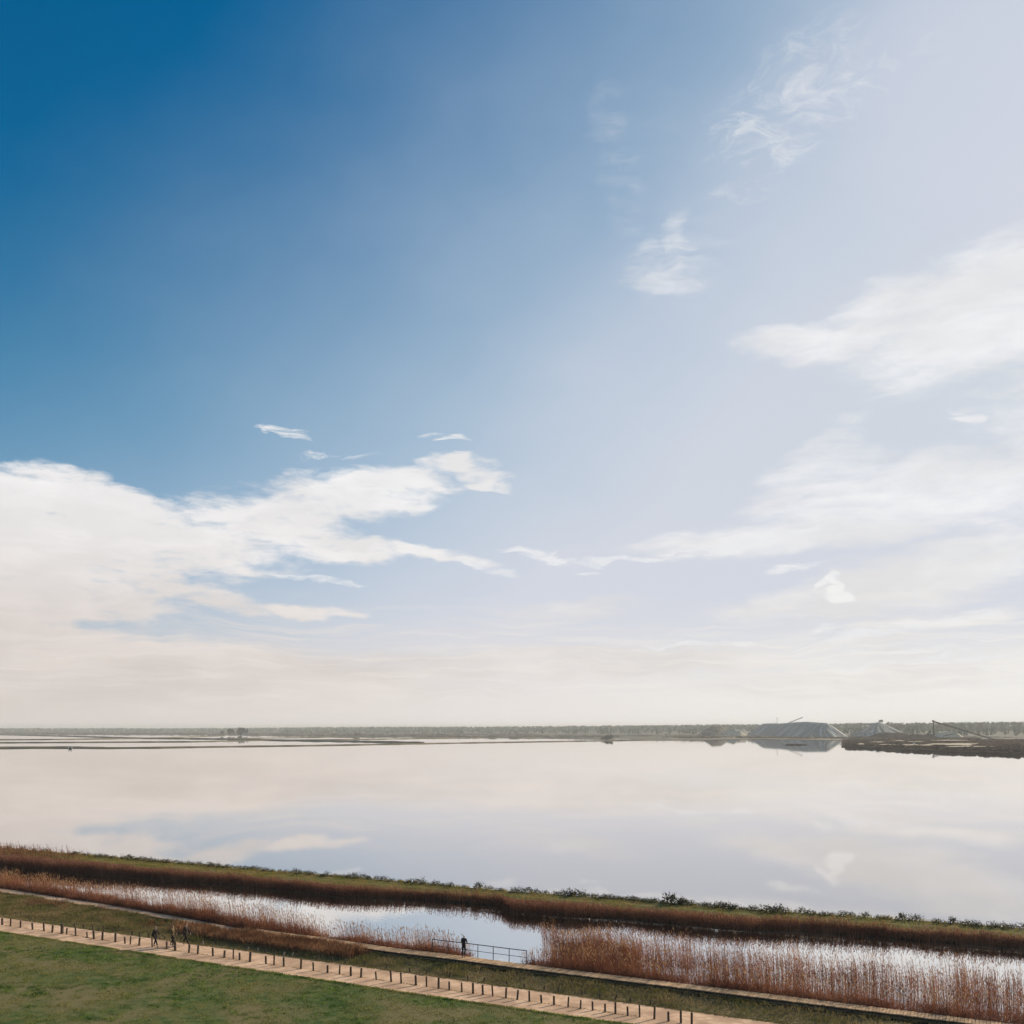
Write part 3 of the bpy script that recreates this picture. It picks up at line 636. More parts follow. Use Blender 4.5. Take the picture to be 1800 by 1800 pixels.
# ------------------------------------------------------------------ boardwalk and railing
bw0, bw1 = 446.0, 2300.0
o_ = L_BU(np.array([bw0]))[0]
bw = thing('boardwalk', 'long low boardwalk of tan timber planks beside the canal reeds', 'boardwalk', (0, 0, 0))
g = np.linspace(bw0, bw1, 900); A = L_BL(g); B = L_BU(g); midl = (A + B) / 2
cum = np.concatenate([[0], np.cumsum(np.linalg.norm(np.diff(midl, axis=0), axis=1))])
NP = int(cum[-1] / .20); mb = MB(); und = MB()
for k in range(NP):
    sx = np.interp((k + .5) * cum[-1] / NP, cum, g)
    a = L_BL(np.array([sx]))[0]; b = L_BU(np.array([sx]))[0]; mid = (a + b) / 2
    L_ = np.linalg.norm(b - a); t_ = L_BU(np.array([sx + 3]))[0] - L_BU(np.array([sx - 3]))[0]
    # planks laid square to the walk
    ang = math.atan2(t_[1], t_[0]); wd_ = abs((b - a)[:2] @ np.array([-math.sin(ang), math.cos(ang)]))
    mb.box((mid[0], mid[1], .86 + random.uniform(-.008, .008)), (.175, wd_ + random.uniform(-.06, .06), .05), ang + random.uniform(-.012, .012))
    if k % 8 == 0:
        n_ = np.array([-math.sin(ang), math.cos(ang)])
        for sg in (-1, 1):
            c_ = mid[:2] + n_ * sg * (wd_ / 2 - .12)
            und.tube((c_[0], c_[1], -.3), (c_[0], c_[1], .78), .07, .07, 6)
pk = mb.build('planking', M['plank'], bw); pk['kind'] = 'stuff'
for sg in (-1, 1):
    g2 = np.linspace(bw0, bw1, 60)
    for j in range(59):
        a = (L_BL(g2[j:j + 2]) * (.9 if sg < 0 else .1) + L_BU(g2[j:j + 2]) * (.1 if sg < 0 else .9))
        d_ = a[1] - a[0]; c_ = (a[0] + a[1]) / 2
        und.box((c_[0], c_[1], .765), (np.linalg.norm(d_) * .999, .09, .13), math.atan2(d_[1], d_[0]))
und.build('underframe', M['beam'], bw)

rl = thing('railing', 'dark metal railing with two rails on the canal side of the boardwalk', 'railing', (0, 0, 0))
RX = [760, 787.5, 814, 840, 867, 895, 926]
RP = [L_BU(np.array([float(q)]))[0] * np.array([1, 1, 0]) + np.array([0, .05, .88]) for q in RX]
me_post = None
for k, p in enumerate(RP):
    m_ = MB(); m_.tube((0, 0, -.25), (0, 0, 1.0), .03, .03, 8); put('railing_post', m_.me('railing_post', M['metal']), rl, tuple(p))
for nm, hh, rr in (('top_rail', 1.0, .032), ('middle_rail', .5, .02)):
    m_ = MB()
    for a, b in zip(RP[:-1], RP[1:]): m_.tube(a + [0, 0, hh], b + [0, 0, hh], rr, rr, 8)
    m_.build(nm, M['metal'], rl)

# ------------------------------------------------------------------ people
def skin_obj(name, joints, edges, m, parent, lv=2, root=0):
    me = bpy.data.meshes.new(name); me.from_pydata([j[0] for j in joints], edges, []); me.materials.append(m)
    o = put(name, me, parent)
    md = o.modifiers.new('skin', 'SKIN'); md.use_smooth_shade = True; md.use_x_symmetry = False
    for k, j in enumerate(joints):
        r = j[1]; r = r if isinstance(r, tuple) else (r, r)
        me.skin_vertices[0].data[k].radius = r; me.skin_vertices[0].data[k].use_root = (k == root)
    sb = o.modifiers.new('subsurf', 'SUBSURF'); sb.levels = lv; sb.render_levels = lv
    return o
def person(label, loc, rotz, feet, hands, coat, trousers, hairc, height=1.7, hair='long', coat_len=.74, lean=0.0, extra=None):
    t = thing('person', label, 'person', loc, rotz); k = height / 1.72; t.scale = (k, k, k)
    # local: +y forward, x sideways.  feet = [(x,y,z lift) left, right]; hands likewise
    def L(x, y, z): return (x, y + lean * max(0, z - .9), z)
    hip, ch, nk = L(0, 0, .94), L(0, 0, 1.33), L(0, 0, 1.50)
    J = [(hip, (.10, .075)), (L(0, 0, 1.12), (.09, .065)), (ch, (.11, .075)), (nk, (.052, .05)), (L(0, .015, 1.575), (.065, .075)), (L(0, .02, 1.65), (.078, .092)), (L(0, .01, 1.70), (.05, .06))]
    E = [(0, 1), (1, 2), (2, 3), (3, 4), (4, 5), (5, 6)]
    CJ = [(L(0, 0, .96), (.165, .13)), (L(0, 0, coat_len), (.175, .14)), (L(0, 0, 1.15), (.15, .115)), (L(0, 0, 1.35), (.18, .135)), (L(0, -.005, 1.50), (.10, .09))]
    CE = [(0, 1), (0, 2), (2, 3), (3, 4)]
    TJ = [(L(0, 0, .98), (.13, .10)), (L(0, 0, .90), (.12, .10))]; TE = [(0, 1)]
    for sgn, (fx, fy, fz), (hx, hy, hz) in ((-1, *(feet[0],), hands[0]), (1, feet[1], hands[1])):
        h = Vector((sgn * .095, 0, .88)); an = Vector((fx, fy, .09 + fz)); mid = (h + an) / 2
        d = (an - h).length; bend = math.sqrt(max(0.0004, (.405 ** 2) - (d / 2) ** 2)) if d < .81 else .02
        kn = mid + Vector((0, bend, 0))
        toe = an + Vector((0, .15, -.06 if fz < .05 else -.13))
        b = len(J); J += [(tuple(h), .07), (tuple(kn), .05), (tuple(an), .038), (tuple(toe), (.035, .025))]
        E += [(0, b), (b, b + 1), (b + 1, b + 2), (b + 2, b + 3)]
        b = len(TJ); TJ += [(tuple(h), .10), (tuple(kn), .072), (tuple(an + Vector((0, 0, .03))), .062)]; TE += [(1, b), (b, b + 1), (b + 1, b + 2)]
        sh_ = MB(); skin_obj('shoe', [(tuple(an + Vector((0, -.03, -.035))), .045), (tuple(an + Vector((0, .06, -.055 if fz < .05 else -.09))), .045), (tuple(toe), (.045, .035))], [(0, 1), (1, 2)], M['shoe'], t, 1)
        s = Vector(L(sgn * .17, 0, 1.42)); wr = Vector((hx, hy + lean * max(0, hz - .9), hz)); d = (wr - s).length
        bend = math.sqrt(max(.0004, .285 ** 2 - (d / 2) ** 2)) if d < .57 else .02
        el_ = (s + wr) / 2 + Vector((sgn * bend * .4, -bend * .9, -bend * .2))
        fdir = (wr - el_).normalized(); pal = wr + fdir * .06
        b = len(J); J += [(tuple(s), .045), (tuple(el_), .036), (tuple(wr), .028), (tuple(pal), (.032, .022))]
        E += [(2, b), (b, b + 1), (b + 1, b + 2), (b + 2, b + 3)]
        side = Vector((0, 1, 0)) - fdir * fdir.y; side.normalize()
        inward = Vector((-sgn, 0, 0))
        for q, (o2, ln_) in enumerate(((.030, .075), (.011, .085), (-.010, .08), (-.030, .062))):
            f0 = pal + side * o2 + fdir * .02; f1 = f0 + fdir * ln_ * .55 + inward * .008; f2 = f1 + fdir * ln_ * .4 + inward * .025
            c = len(J); J += [(tuple(f0), .0095), (tuple(f1), .0085), (tuple(f2), .007)]; E += [(b + 3, c), (c, c + 1), (c + 1, c + 2)]
        c = len(J); th = wr + fdir * .03 + side * .035
        J += [(tuple(th), .011), (tuple(th + fdir * .035 + side * .02 + inward * .01), .009)]; E += [(b + 2, c), (c, c + 1)]
        b = len(CJ); CJ += [(tuple(s), .078), (tuple(el_), .060), (tuple(wr - fdir * .02), .048)]; CE += [(3, b), (b, b + 1), (b + 1, b + 2)]
    skin_obj('body', J, E, M['skin'], t, 1)
    skin_obj('trousers', TJ, TE, trousers, t, 1)
    skin_obj('coat', CJ, CE, coat, t, 1)
    hd = Vector(L(0, .02, 1.645))
    if hair == 'long':
        skin_obj('hair', [(tuple(hd + Vector((0, -.015, .06))), (.10, .11)), (tuple(hd + Vector((0, -.045, -.03))), (.085, .075)), (tuple(hd + Vector((0, -.07, -.14))), (.08, .055)), (tuple(hd + Vector((0, -.08, -.24))), (.06, .04))], [(0, 1), (1, 2), (2, 3)], hairc, t, 1)
    else:
        skin_obj('hair', [(tuple(hd + Vector((0, -.015, .065))), (.10, .11)), (tuple(hd + Vector((0, -.045, .0))), (.095, .085)), (tuple(hd + Vector((0, -.055, -.06))), (.08, .06))], [(0, 1), (1, 2)], hairc, t, 1)
    for sg in (-1, 1):
        e = MB(); e.tube(hd + Vector((sg * .03, .085, .0)), hd + Vector((sg * .03, .098, .0)), .012, .008, 6); e.build('eye', M['shoe'], t)
        e = MB(); e.tube(hd + Vector((sg * .070, 0, -.03)), hd + Vector((sg * .076, -.006, .012)), .007, .010, 6); e.build('ear', M['skin'], t)
    e = MB(); e.tube(hd + Vector((0, .09, .0)), hd + Vector((0, .112, -.035)), .007, .014, 6); e.build('nose', M['skin'], t)
    e = MB(); e.tube(hd + Vector((-.022, .092, -.06)), hd + Vector((.022, .092, -.06)), .006, .006, 6); e.build('mouth', M['lip'], t)
    if extra: extra(t, L)
    return t
M['shoe'] = cloth('dark_shoe', (.02, .017, .015)); M['lip'] = cloth('lips', (.30, .12, .10))
M['blackcoat'] = cloth('black_coat', (.022, .018, .017)); M['olive'] = cloth('olive_jacket', (.10, .075, .035)); M['navy'] = cloth('dark_jacket', (.035, .027, .022))
M['darktr'] = cloth('dark_trousers', (.022, .018, .02)); M['blond'] = cloth('blond_hair', (.42, .27, .13)); M['brownhair'] = cloth('brown_hair', (.12, .06, .03)); M['whitehair'] = cloth('white_hair', (.85, .82, .76), (.9, .88, .82))
pa = unp(200, 1653, .3); pb = unp(400, 1682, .3); PH = math.atan2((pb - pa)[1], (pb - pa)[0]) - math.pi / 2
def bag(t, L):
    m_ = MB(); m_.box(L(.20, .02, .98), (.09, .26, .24), 0); m_.build('handbag', M['navy'], t)
def pack(t, L):
    skin_obj('backpack', [((0, -.16, 1.10), (.12, .07)), ((0, -.17, 1.25), (.13, .075)), ((0, -.14, 1.38), (.10, .05))], [(0, 1), (1, 2)], M['olive'], t, 1)
p = unp(273.5, 1664, .3); person('fair-haired walker in a long black coat, leftmost of three walkers on the path', tuple(p), PH, [(-.08, -.28, .02), (.09, .30, .0)], [(-.27, .16, .86), (.28, -.14, .86)], M['blackcoat'], M['darktr'], M['blond'], 1.70, 'long', .72, .04, bag)
p = unp(303, 1663.5, .3); person('middle one of three walkers on the path, in an olive jacket with one foot lifted', tuple(p), PH + .15, [(-.08, -.26, .12), (.07, .10, .0)], [(-.24, .22, 1.02), (.24, .20, 1.04)], M['olive'], M['darktr'], M['brownhair'], 1.72, 'short', .80, .05, pack)
p = unp(327, 1661.5, .3); person('tallest walker striding in a dark jacket, rightmost of three walkers on the path', tuple(p), PH + .1, [(-.09, -.34, .03), (.09, .33, .0)], [(-.27, .18, .90), (.27, -.16, .88)], M['navy'], M['darktr'], M['brownhair'], 1.84, 'short', .82, .04)
p = L_BU(np.array([815.5]))[0] * np.array([1, 1, 0]) + np.array([0, -.42, .885])
person('white-haired person in a black coat leaning on the boardwalk railing', tuple(p), R(-12), [(-.08, -.10, 0), (.08, .02, 0)], [(-.16, .38, 1.03), (.18, .38, 1.03)], M['blackcoat'], M['darktr'], M['whitehair'], 1.68, 'short', .72, .16)

# ------------------------------------------------------------------ salt pan bunds
def bund(name, pts, wdt, hgt_, m=None, n=260, rag=.35):
    f = ln(pts, 0); xs = np.linspace(pts[0][0], pts[-1][0], n); y = f(xs)
    P = unp(xs, y, 0.0)
    d = np.gradient(P[:, :2], axis=0); d /= np.linalg.norm(d, axis=1, keepdims=True); nn = np.c_[-d[:, 1], d[:, 0]]
    prof = [(-.5, -.3), (-.36, .75), (-.1, 1.0), (.15, .95), (.36, .75), (.5, -.3)]
    V = []
    for j, (u, h) in enumerate(prof):
        ww = wdt * (1 + rag * .6 * nz2(P, .02, j)); hh = hgt_ * (1 + rag * nz2(P, .05, 9))
        q = P.copy(); q[:, :2] += nn * (u * ww)[:, None]; q[:, 2] = h * hh; V.append(q)
    V = np.vstack(V); i = (np.arange(n - 1)[None] + np.arange(5)[:, None] * n).ravel()
    return tag(obj(name, V, np.stack([i, i + n, i + n + 1, i + 1], -1), m or M['bund']), kind='structure')
bund('earth_bund', [(-500, 1320), (20, 1315.5), (108, 1315), (165, 1315.3), (260, 1314.6), (400, 1312.6), (530, 1311), (650, 1309), (760, 1307), (900, 1304.8), (1000, 1303.2), (1060, 1302.3), (1180, 1300.8), (1260, 1300)], 6, .95, n=420)
bund('earth_bund', [(-500, 1318.5), (20, 1314), (108, 1313.6), (180, 1314.3)], 9, 1.0, n=80)
bund('earth_bund', [(-500, 1308), (108, 1305.2), (350, 1303.9), (460, 1301.3), (600, 1300.2), (700, 1298.9), (830, 1297.4), (920, 1296.5)], 7, 1.0)
bund('earth_bund', [(-500, 1285), (0, 1291.5), (108, 1293.9), (250, 1297.8), (400, 1299.3), (500, 1301.6), (620, 1303.4), (740, 1306)], 12, 1.6)
bund('earth_bund', [(-500, 1303), (108, 1299.8), (240, 1298), (330, 1295.5), (392, 1293.5)], 10, 1.1)
bund('earth_bund', [(380, 1298.8), (430, 1297.9), (560, 1296.4), (640, 1294.4)], 9, 1.0)

# ------------------------------------------------------------------ far marsh, ponds, woods
sh = ln([(-900, 1291.0), (108, 1291.4), (392, 1292.0), (600, 1295.2), (700, 1295.6), (880, 1296.9), (1000, 1298.1), (1070, 1299.8), (1180, 1300.9), (1300, 1298.6), (1400, 1299.0), (1500, 1301.4), (1600, 1300), (2600, 1300)], 4)
g = np.linspace(-1500, 3000, 400); a = unp(g, sh(g), .7); a[:, 2] = -.2
a1 = unp(g, sh(g) - .25, .7); a1[:, 2] = .7
b = a1.copy(); b[:, 0] = np.linspace(-22000, 22000, 400); b[:, 1] = 24000
i = np.arange(399)
tag(obj('marsh_land', np.vstack([a, a1, b]), np.vstack([np.stack([i, i + 1, i + 401, i + 400], -1), np.stack([i + 400, i + 401, i + 801, i + 800], -1)]), M['marsh']), kind='structure')
ponds = [(640, 835, 1286.9, 1287.7), (945, 1063, 1289.8, 1290.9), (1078, 1165, 1289.9, 1291.0), (1092, 1165, 1294.0, 1295.2), (822, 858, 1292.6, 1293.5), (1180, 1226, 1288.2, 1289.4), (1078, 1110, 1298.6, 1299.9), (880, 905, 1293, 1293.7)]
for k, (x0, x1, y0, y1) in enumerate(ponds):
    n = 24; t = np.linspace(0, 2 * math.pi, n, endpoint=False)
    c = (np.sign(np.cos(t)) * np.abs(np.cos(t)) ** .5, np.sign(np.sin(t)) * np.abs(np.sin(t)) ** .6)
    V = unp((x0 + x1) / 2 + c[0] * (x1 - x0) / 2, (y0 + y1) / 2 + c[1] * (y1 - y0) / 2, .72)
    me = bpy.data.meshes.new('pond_water'); me.from_pydata([tuple(q) for q in V], [], [tuple(range(n))]); me.materials.append(M['lake'])
    tag(put('pond_water', me), kind='structure')
ph = (1 + 5 ** .5) / 2
ICO = np.array([(-1, ph, 0), (1, ph, 0), (-1, -ph, 0), (1, -ph, 0), (0, -1, ph), (0, 1, ph), (0, -1, -ph), (0, 1, -ph), (ph, 0, -1), (ph, 0, 1), (-ph, 0, -1), (-ph, 0, 1)]) / math.hypot(1, ph)
ICF = np.array([(0, 11, 5), (0, 5, 1), (0, 1, 7), (0, 7, 10), (0, 10, 11), (1, 5, 9), (5, 11, 4), (11, 10, 2), (10, 7, 6), (7, 1, 8), (3, 9, 4), (3, 4, 2), (3, 2, 6), (3, 6, 8), (3, 8, 9), (4, 9, 5), (2, 4, 11), (6, 2, 10), (8, 6, 7), (9, 8, 1)])
def lumps(P, sx, sz, jit=.3):
    n = len(P); V = ICO[None] * (1 + rng.uniform(-jit, jit, (n, 12, 1)))
    V = V * np.stack([sx, sx, sz], -1)[:, None, :] + P[:, None, :]
    return V.reshape(-1, 3), (ICF[None] + np.arange(n)[:, None, None] * 12).reshape(-1, 3)
# low marsh bushes in rows
n = 9000; px = rng.uniform(-250, 1900, n); py = 1280.6 + rng.random(n) ** 1.3 * 16
ok = py < sh(px) - .5
for (x0, x1, y0, y1) in ponds: ok &= ~((px > x0 - 3) & (px < x1 + 3) & (py > y0 - .3) & (py < y1 + 1.6))
px, py = px[ok], py[ok]; P = unp(px, py, .7); sz = rng.uniform(.5, 1.7, len(P)); P[:, 2] += sz * .4
V, Fc = lumps(P, rng.uniform(3, 12, len(P)), sz)
tag(obj('marsh_scrub', V, Fc, M['marshbush']), 'low brown green salt marsh scrub beyond the lagoon', 'scrub', kind='stuff')
# dark scrub line on the shore in front of the heaps
n = 900; px = rng.uniform(1180, 1720, n); py = rng.uniform(1294.2, 1297.3, n) + np.clip((px - 1300) * .006, 0, 2.4)
P = unp(px, py, 1.2); sz = rng.uniform(.4, 1.2, n); P[:, 2] = 1.2
V, Fc = lumps(P, rng.uniform(2, 7, n), sz)
tag(obj('shore_scrub', V, Fc, M['darkscrub']), 'dark scrub line along the foot of the salt heaps', 'scrub', kind='stuff')
# distant wood: line of tree tops
TOP = ln([(-900, 1279.5), (108, 1279), (300, 1279), (400, 1278.6), (600, 1276.8), (860, 1276), (1000, 1275), (1200, 1273), (1300, 1271.8), (1400, 1270.6), (1500, 1269.8), (1600, 1269.3), (1680, 1268.3), (1900, 1266), (3000, 1264)], 10)
DL = ln([(-900, 4200), (108, 4200), (600, 4000), (1000, 3400), (1300, 2800), (1500, 2400), (1700, 2300), (3000, 2300)], 30)
def treecrowns(n, d0, d1, hk0, hk1, x0=-250, x1=1950):
    px = rng.uniform(x0, x1, n); D = DL(px) * rng.uniform(d0, d1, n)
    top = CAMZ + (HY - TOP(px)) * D / F
    top = top * rng.uniform(hk0, hk1, n) + 1.3 * nz2(np.c_[px, D * .1], .02, 3) + .7 * nz2(np.c_[px, D * .1], .11, 6)
    Vs = []; Fs = []; c = 0
    r = rng.uniform(1.4, 5.5, n) * (D / 3000)
    for k in range(4):
        P = np.c_[(px - HX) / F * D + rng.normal(0, .5, n) * r, D + rng.normal(0, .5, n) * r, top - r * rng.uniform(.7, 2.4, n)]
        if k == 3: P[:, 2] = top * .35
        rr = r * (rng.uniform(.5, .9, n) if k < 3 else 1.1)
        V, Fc = lumps(P, rr, rr * (.85 if k < 3 else 1.0) if k < 3 else top * .42, .25); Vs.append(V); Fs.append(Fc + c); c += len(V)
    return np.vstack(Vs), np.vstack(Fs)
V, Fc = treecrowns(4200, 1.0, 1.35, .84, 1.0)
tag(obj('distant_wood', V, Fc, M['farwood']), 'hazy grey green wood along the horizon', 'wood', kind='stuff')
V, Fc = treecrowns(650, .80, .98, .45, .80, 500, 1950)
tag(obj('distant_thicket', V, Fc, M['farwood']), 'lower thicket in front of the wood at the right half of the horizon', 'thicket', kind='stuff')
# rise that carries the wood at the right
g = np.linspace(500, 3000, 160); D = DL(g); Dk = np.stack([D * .75, D * .95, D * 1.2, D * 1.5]); hz = np.array([.0, .32, .36, 0])[:, None] * np.clip((g - 700) / 700, 0, 1)[None] * 26 + np.array([.3, .9, .9, .3])[:, None]
V = np.stack([(g - HX)[None] / F * Dk, Dk, hz], -1).reshape(-1, 3); i = (np.arange(159)[None] + np.arange(3)[:, None] * 160).ravel()
tag(obj('wooded_rise', V, np.stack([i, i + 1, i + 161, i + 160], -1), M['marsh'], smooth=True), kind='structure')

# single trees one can tell apart
def tree(px, D, base, h, rw, label, group=None, style='round', nleaf=420, seed=1, cat='tree', lm=None):
    g = np.random.default_rng(seed)
    t = thing('tree', label, cat, ((px - HX) / F * D, D, base), 0, group)
    tr = MB(); ch = h * (.45 if style == 'round' else .75)
    tr.tube((0, 0, -.5), (rw * .05, 0, ch), h * .025, h * .015, 7)
    for k in range(6):
        a = k * 1.05; tr.tube((rw * .04, 0, ch * .75), (math.cos(a) * rw * .55, math.sin(a) * rw * .55, h * (.62 if style == 'round' else .86)), h * .011, h * .004, 5, cap=False)
    tr.build('trunk', M['bark'], t)
    cl = []
    nc = 11
    for k in range(nc):
        a = g.random() * 6.28; q = g.random() ** .5
        if style == 'round': cl.append((math.cos(a) * q * rw * .68, math.sin(a) * q * rw * .68, h * (.28 + .52 * g.random() * (1.1 - q * .5)), rw * g.uniform(.28, .42), rw * g.uniform(.26, .4)))
        else: cl.append((math.cos(a) * q * rw * .75, math.sin(a) * q * rw * .75, h * (.88 + .05 * g.random()), rw * .35, h * .09))
    V = []
    for (cx, cy, cz, a_, b_) in cl:
        n = nleaf // nc; d = g.normal(size=(n, 3)); d /= np.linalg.norm(d, axis=1, keepdims=True); rr = g.uniform(.6, 1.05, (n, 1))
        P = d * rr * [a_, a_, b_] + [cx, cy, cz]
        s_ = rw * .10; u = g.normal(size=(n, 3)); u /= np.linalg.norm(u, axis=1, keepdims=True); v_ = np.cross(u, g.normal(size=(n, 3))); v_ /= np.linalg.norm(v_, axis=1, keepdims=True)
        V.append(np.stack([P - u * s_, P + v_ * s_ * .7, P + u * s_, P - v_ * s_ * .7], 1).reshape(-1, 3))
    V = np.vstack(V); obj('crown', V, np.arange(len(V) // 4)[:, None] * 4 + [[0, 1, 2, 3]], lm or M['farwood'], t)
    return t
tree(405, 2300, .5, 19.0, 10, 'smaller rounded tree, left one of the dark pair standing out on the left shore', 'pair of trees on the far left shore', nleaf=1500, seed=3, lm=M['darkwood'])
tree(425, 2290, .5, 19.5, 14, 'broader dark tree leaning right, right one of the pair on the left shore', 'pair of trees on the far left shore', nleaf=1900, seed=5, lm=M['darkwood'])
tree(434, 2280, .5, 19.5, 5.5, 'narrow offshoot tree touching the right side of the broad dark tree', nleaf=500, seed=9, lm=M['darkwood'])
tree(391, 2310, .5, 12, 6, 'low bush-like tree just left of the dark pair of trees', nleaf=500, seed=4, lm=M['darkwood'])
tree(627, 1950, .5, 9.5, 7, 'low rounded bush tree on the marsh edge left of centre', nleaf=400, seed=6, lm=M['marshbush'])
tree(657, 1990, .5, 8, 3, 'tiny bush tree right of the low rounded one on the marsh edge', nleaf=200, seed=7)
tree(1070, 1480, .4, 7.0, 8, 'broad olive bush mass breaking the water line at centre right', nleaf=900, seed=8, lm=M['palebush'])
tree(1060, 1480, .4, 5, 5, 'smaller bush at the left foot of the bush mass at centre right', nleaf=200, seed=18, lm=M['palebush'])
tree(1548.5, 2300, 9, 28, 6.5, 'umbrella pine just right of the tip of the pointed salt heap', style='pine', nleaf=700, seed=11, lm=M['darkwood'])
tree(1561, 2320, 9, 23.5, 4.5, 'smaller pine right of the umbrella pine behind the pointed salt heap', style='pine', nleaf=300, seed=12)
tree(1567, 2340, 9, 22.5, 4, 'low pine, third to the right behind the pointed salt heap', style='pine', nleaf=300, seed=13)
for k, (px, h) in enumerate([(1583, 22), (1596, 21.5), (1609, 22), (1622, 21), (1650, 22.5), (1664, 22), (1678, 23), (1692, 26), (1706, 27), (1722, 26)]):
    tree(px, 2240 + 15 * (k % 3), 9, h, 9, f'tall tree at the front of the right hand wood, {ORD[k]} from the left', 'tall trees in front of the right hand wood', nleaf=520, seed=30 + k)

# ------------------------------------------------------------------ salt works: heaps
def heap(label, pa, pb, h, rad, m, rb=None, ribs=26, amp=.06, seed=0, salt=True, top_r=.05, n_ring=16, name='salt_heap', cat='salt heap', lumpy=0.0, sunlit=()):
    """capsule shaped heap: ridge from pa to pb (world x,y), height h, foot radius rad"""
    pa = np.array(pa, float); pb = np.array(pb, float); L_ = np.linalg.norm(pb - pa); d = (pb - pa) / max(L_, 1e-6) if L_ > 1e-6 else np.array([1., 0]); nn = np.array([-d[1], d[0]])
    rb = rb or rad
    nl_ = max(4, int(L_ / 2.2)) if L_ > .5 else 2; nc = 44; ring = []
    for k in range(nl_): ring.append((pa + d * L_ * k / nl_, -nn, rad + (rb - rad) * k / nl_))
    for k in range(nc): a = math.pi * k / nc; ring.append((pb, -nn * math.cos(a) + d * math.sin(a), rb))
    for k in range(nl_): ring.append((pb - d * L_ * k / nl_, nn, rb + (rad - rb) * k / nl_))
    for k in range(nc): a = math.pi * k / nc; ring.append((pa, nn * math.cos(a) - d * math.sin(a), rad))
    n = len(ring); V = []; col = []
    per = np.cumsum([0] + [np.linalg.norm((ring[k][0] + ring[k][1] * ring[k][2]) - (ring[k - 1][0] + ring[k - 1][1] * ring[k - 1][2])) for k in range(1, n)])
    for j in range(n_ring + 1):
        f = j / n_ring
        for k in range(n):
            c, dr, r = ring[k]; skew = per[k] + (1 - f) * rad * .55
            rib = noise.noise(Vector((skew * .11, f * .7, seed))) + .5 * noise.noise(Vector((skew * .33, f * 1.2, seed + 5)))
            rr = r * (top_r + (1 - top_r) * f) * (1 + amp * rib * min(1, f * 2))
            z = h * (1 - f) ** .96 + h * (.10 * noise.noise(Vector((c[0] * .03, c[1] * .012, seed + 2))) + .05 * noise.noise(Vector((c[0] * .3, c[1] * .08, seed + 4)))) * (1 - f)
            if f < .12: z -= h * .012 * (1 - f / .12)
            q = c + dr * rr
            if lumpy: z *= 1 + lumpy * noise.noise(Vector((q[0] * .09, q[1] * .09, seed)))
            V.append((q[0], q[1], z + .6 - .9 * f))
            st = noise.noise(Vector((skew * .16, f * .5, seed + 11))) + .55 * noise.noise(Vector((skew * .6, f * .8, seed + 17)))
            fade = .45 + .55 * (1 - f)
            col.append(min(1, max(0, (st - .10) * 3.6)) * fade + (.35 if f < .08 else 0) + max([0] + [1.0 for (q0, q1, f0) in sunlit if q0 < k / n < q1 and f > f0]))  # salt streaks, plus full-white bands that paint in sunlight
    c0 = len(V); V.append(((pa[0] + pb[0]) / 2, (pa[1] + pb[1]) / 2, h + .6)); col.append(.5)
    Fc = []
    for j in range(n_ring):
        for k in range(n): Fc.append((j * n + k, (j + 1) * n + k, (j + 1) * n + (k + 1) % n, j * n + (k + 1) % n))
    o = obj(name, V, Fc, m, smooth=False)
    me = o.data
    if salt:
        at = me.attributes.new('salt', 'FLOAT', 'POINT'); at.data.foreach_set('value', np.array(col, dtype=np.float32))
    # cap along the ridge
    me2 = bpy.data.meshes.new('ridge_cap'); me2.from_pydata([V[k] for k in range(n)], [], [tuple(range(n))]); me2.materials.append(m)
    if salt: at = me2.attributes.new('salt', 'FLOAT', 'POINT'); at.data.foreach_set('value', np.full(n, .5, dtype=np.float32))
    put('ridge_cap', me2, o)
    return tag(o, label, cat)
def W2(px, D): return ((px - HX) / F * D, D)
SUNLIT_STREAKS = [(.470, .490, .04), (.446, .452, .3)]  # sunlit right end of the largest heap, painted in as whiter streaks
heap('largest grey salt heap, long flat ridge streaked white, in the middle of the salt works', W2(1343, 2160), W2(1452, 1800), 27.5, 42, M['salt'], seed=1, amp=.12, sunlit=SUNLIT_STREAKS)
heap('pointed salt heap with pale ribs right of the largest heap', W2(1541, 1860), W2(1547, 1850), 28.5, 48, M['salt'], rb=60, seed=2, amp=.12, top_r=.03)
heap('low grey salt bank tucked behind the left foot of the largest heap', W2(1288, 2190), W2(1302, 2180), 15.5, 24, M['salt'], seed=3, top_r=.3, amp=.03)
heap('small olive earth heap at the left end of the salt works', W2(1257, 2120), W2(1262, 2120), 21.5, 42, M['spoil'], seed=4, salt=False, top_r=.12, name='earth_heap', cat='earth heap', lumpy=.12)
heap('sandy mound on the right shoulder of the small olive heap', W2(1283, 2090), W2(1296, 2085), 14, 24, M['palesand'], seed=8, salt=False, top_r=.2, name='sand_mound', cat='sand mound', lumpy=.5)
heap('low flat grey salt bank in front of the pointed heap', W2(1507, 1790), W2(1552, 1760), 9.8, 17, M['salt'], seed=5, top_r=.55, amp=.03)
heap('dark brown spoil mound in front of the pointed heap', W2(1553, 1580), W2(1583, 1560), 9.0, 34, M['darkspoil'], seed=6, salt=False, top_r=.15, name='spoil_mound', cat='spoil mound', lumpy=.3)
heap('dark low mound right of the spoil mound at the foot of the conveyor', W2(1600, 1500), W2(1630, 1480), 6.5, 24, M['darkspoil'], seed=7, salt=False, top_r=.2, name='spoil_mound', cat='spoil mound', lumpy=.5)
heap('pale sandy heap behind the conveyor mast', W2(1655, 1680), W2(1678, 1680), 9.5, 16, M['palesand'], seed=9, salt=False, top_r=.3, name='sand_mound', cat='sand mound', lumpy=.3)

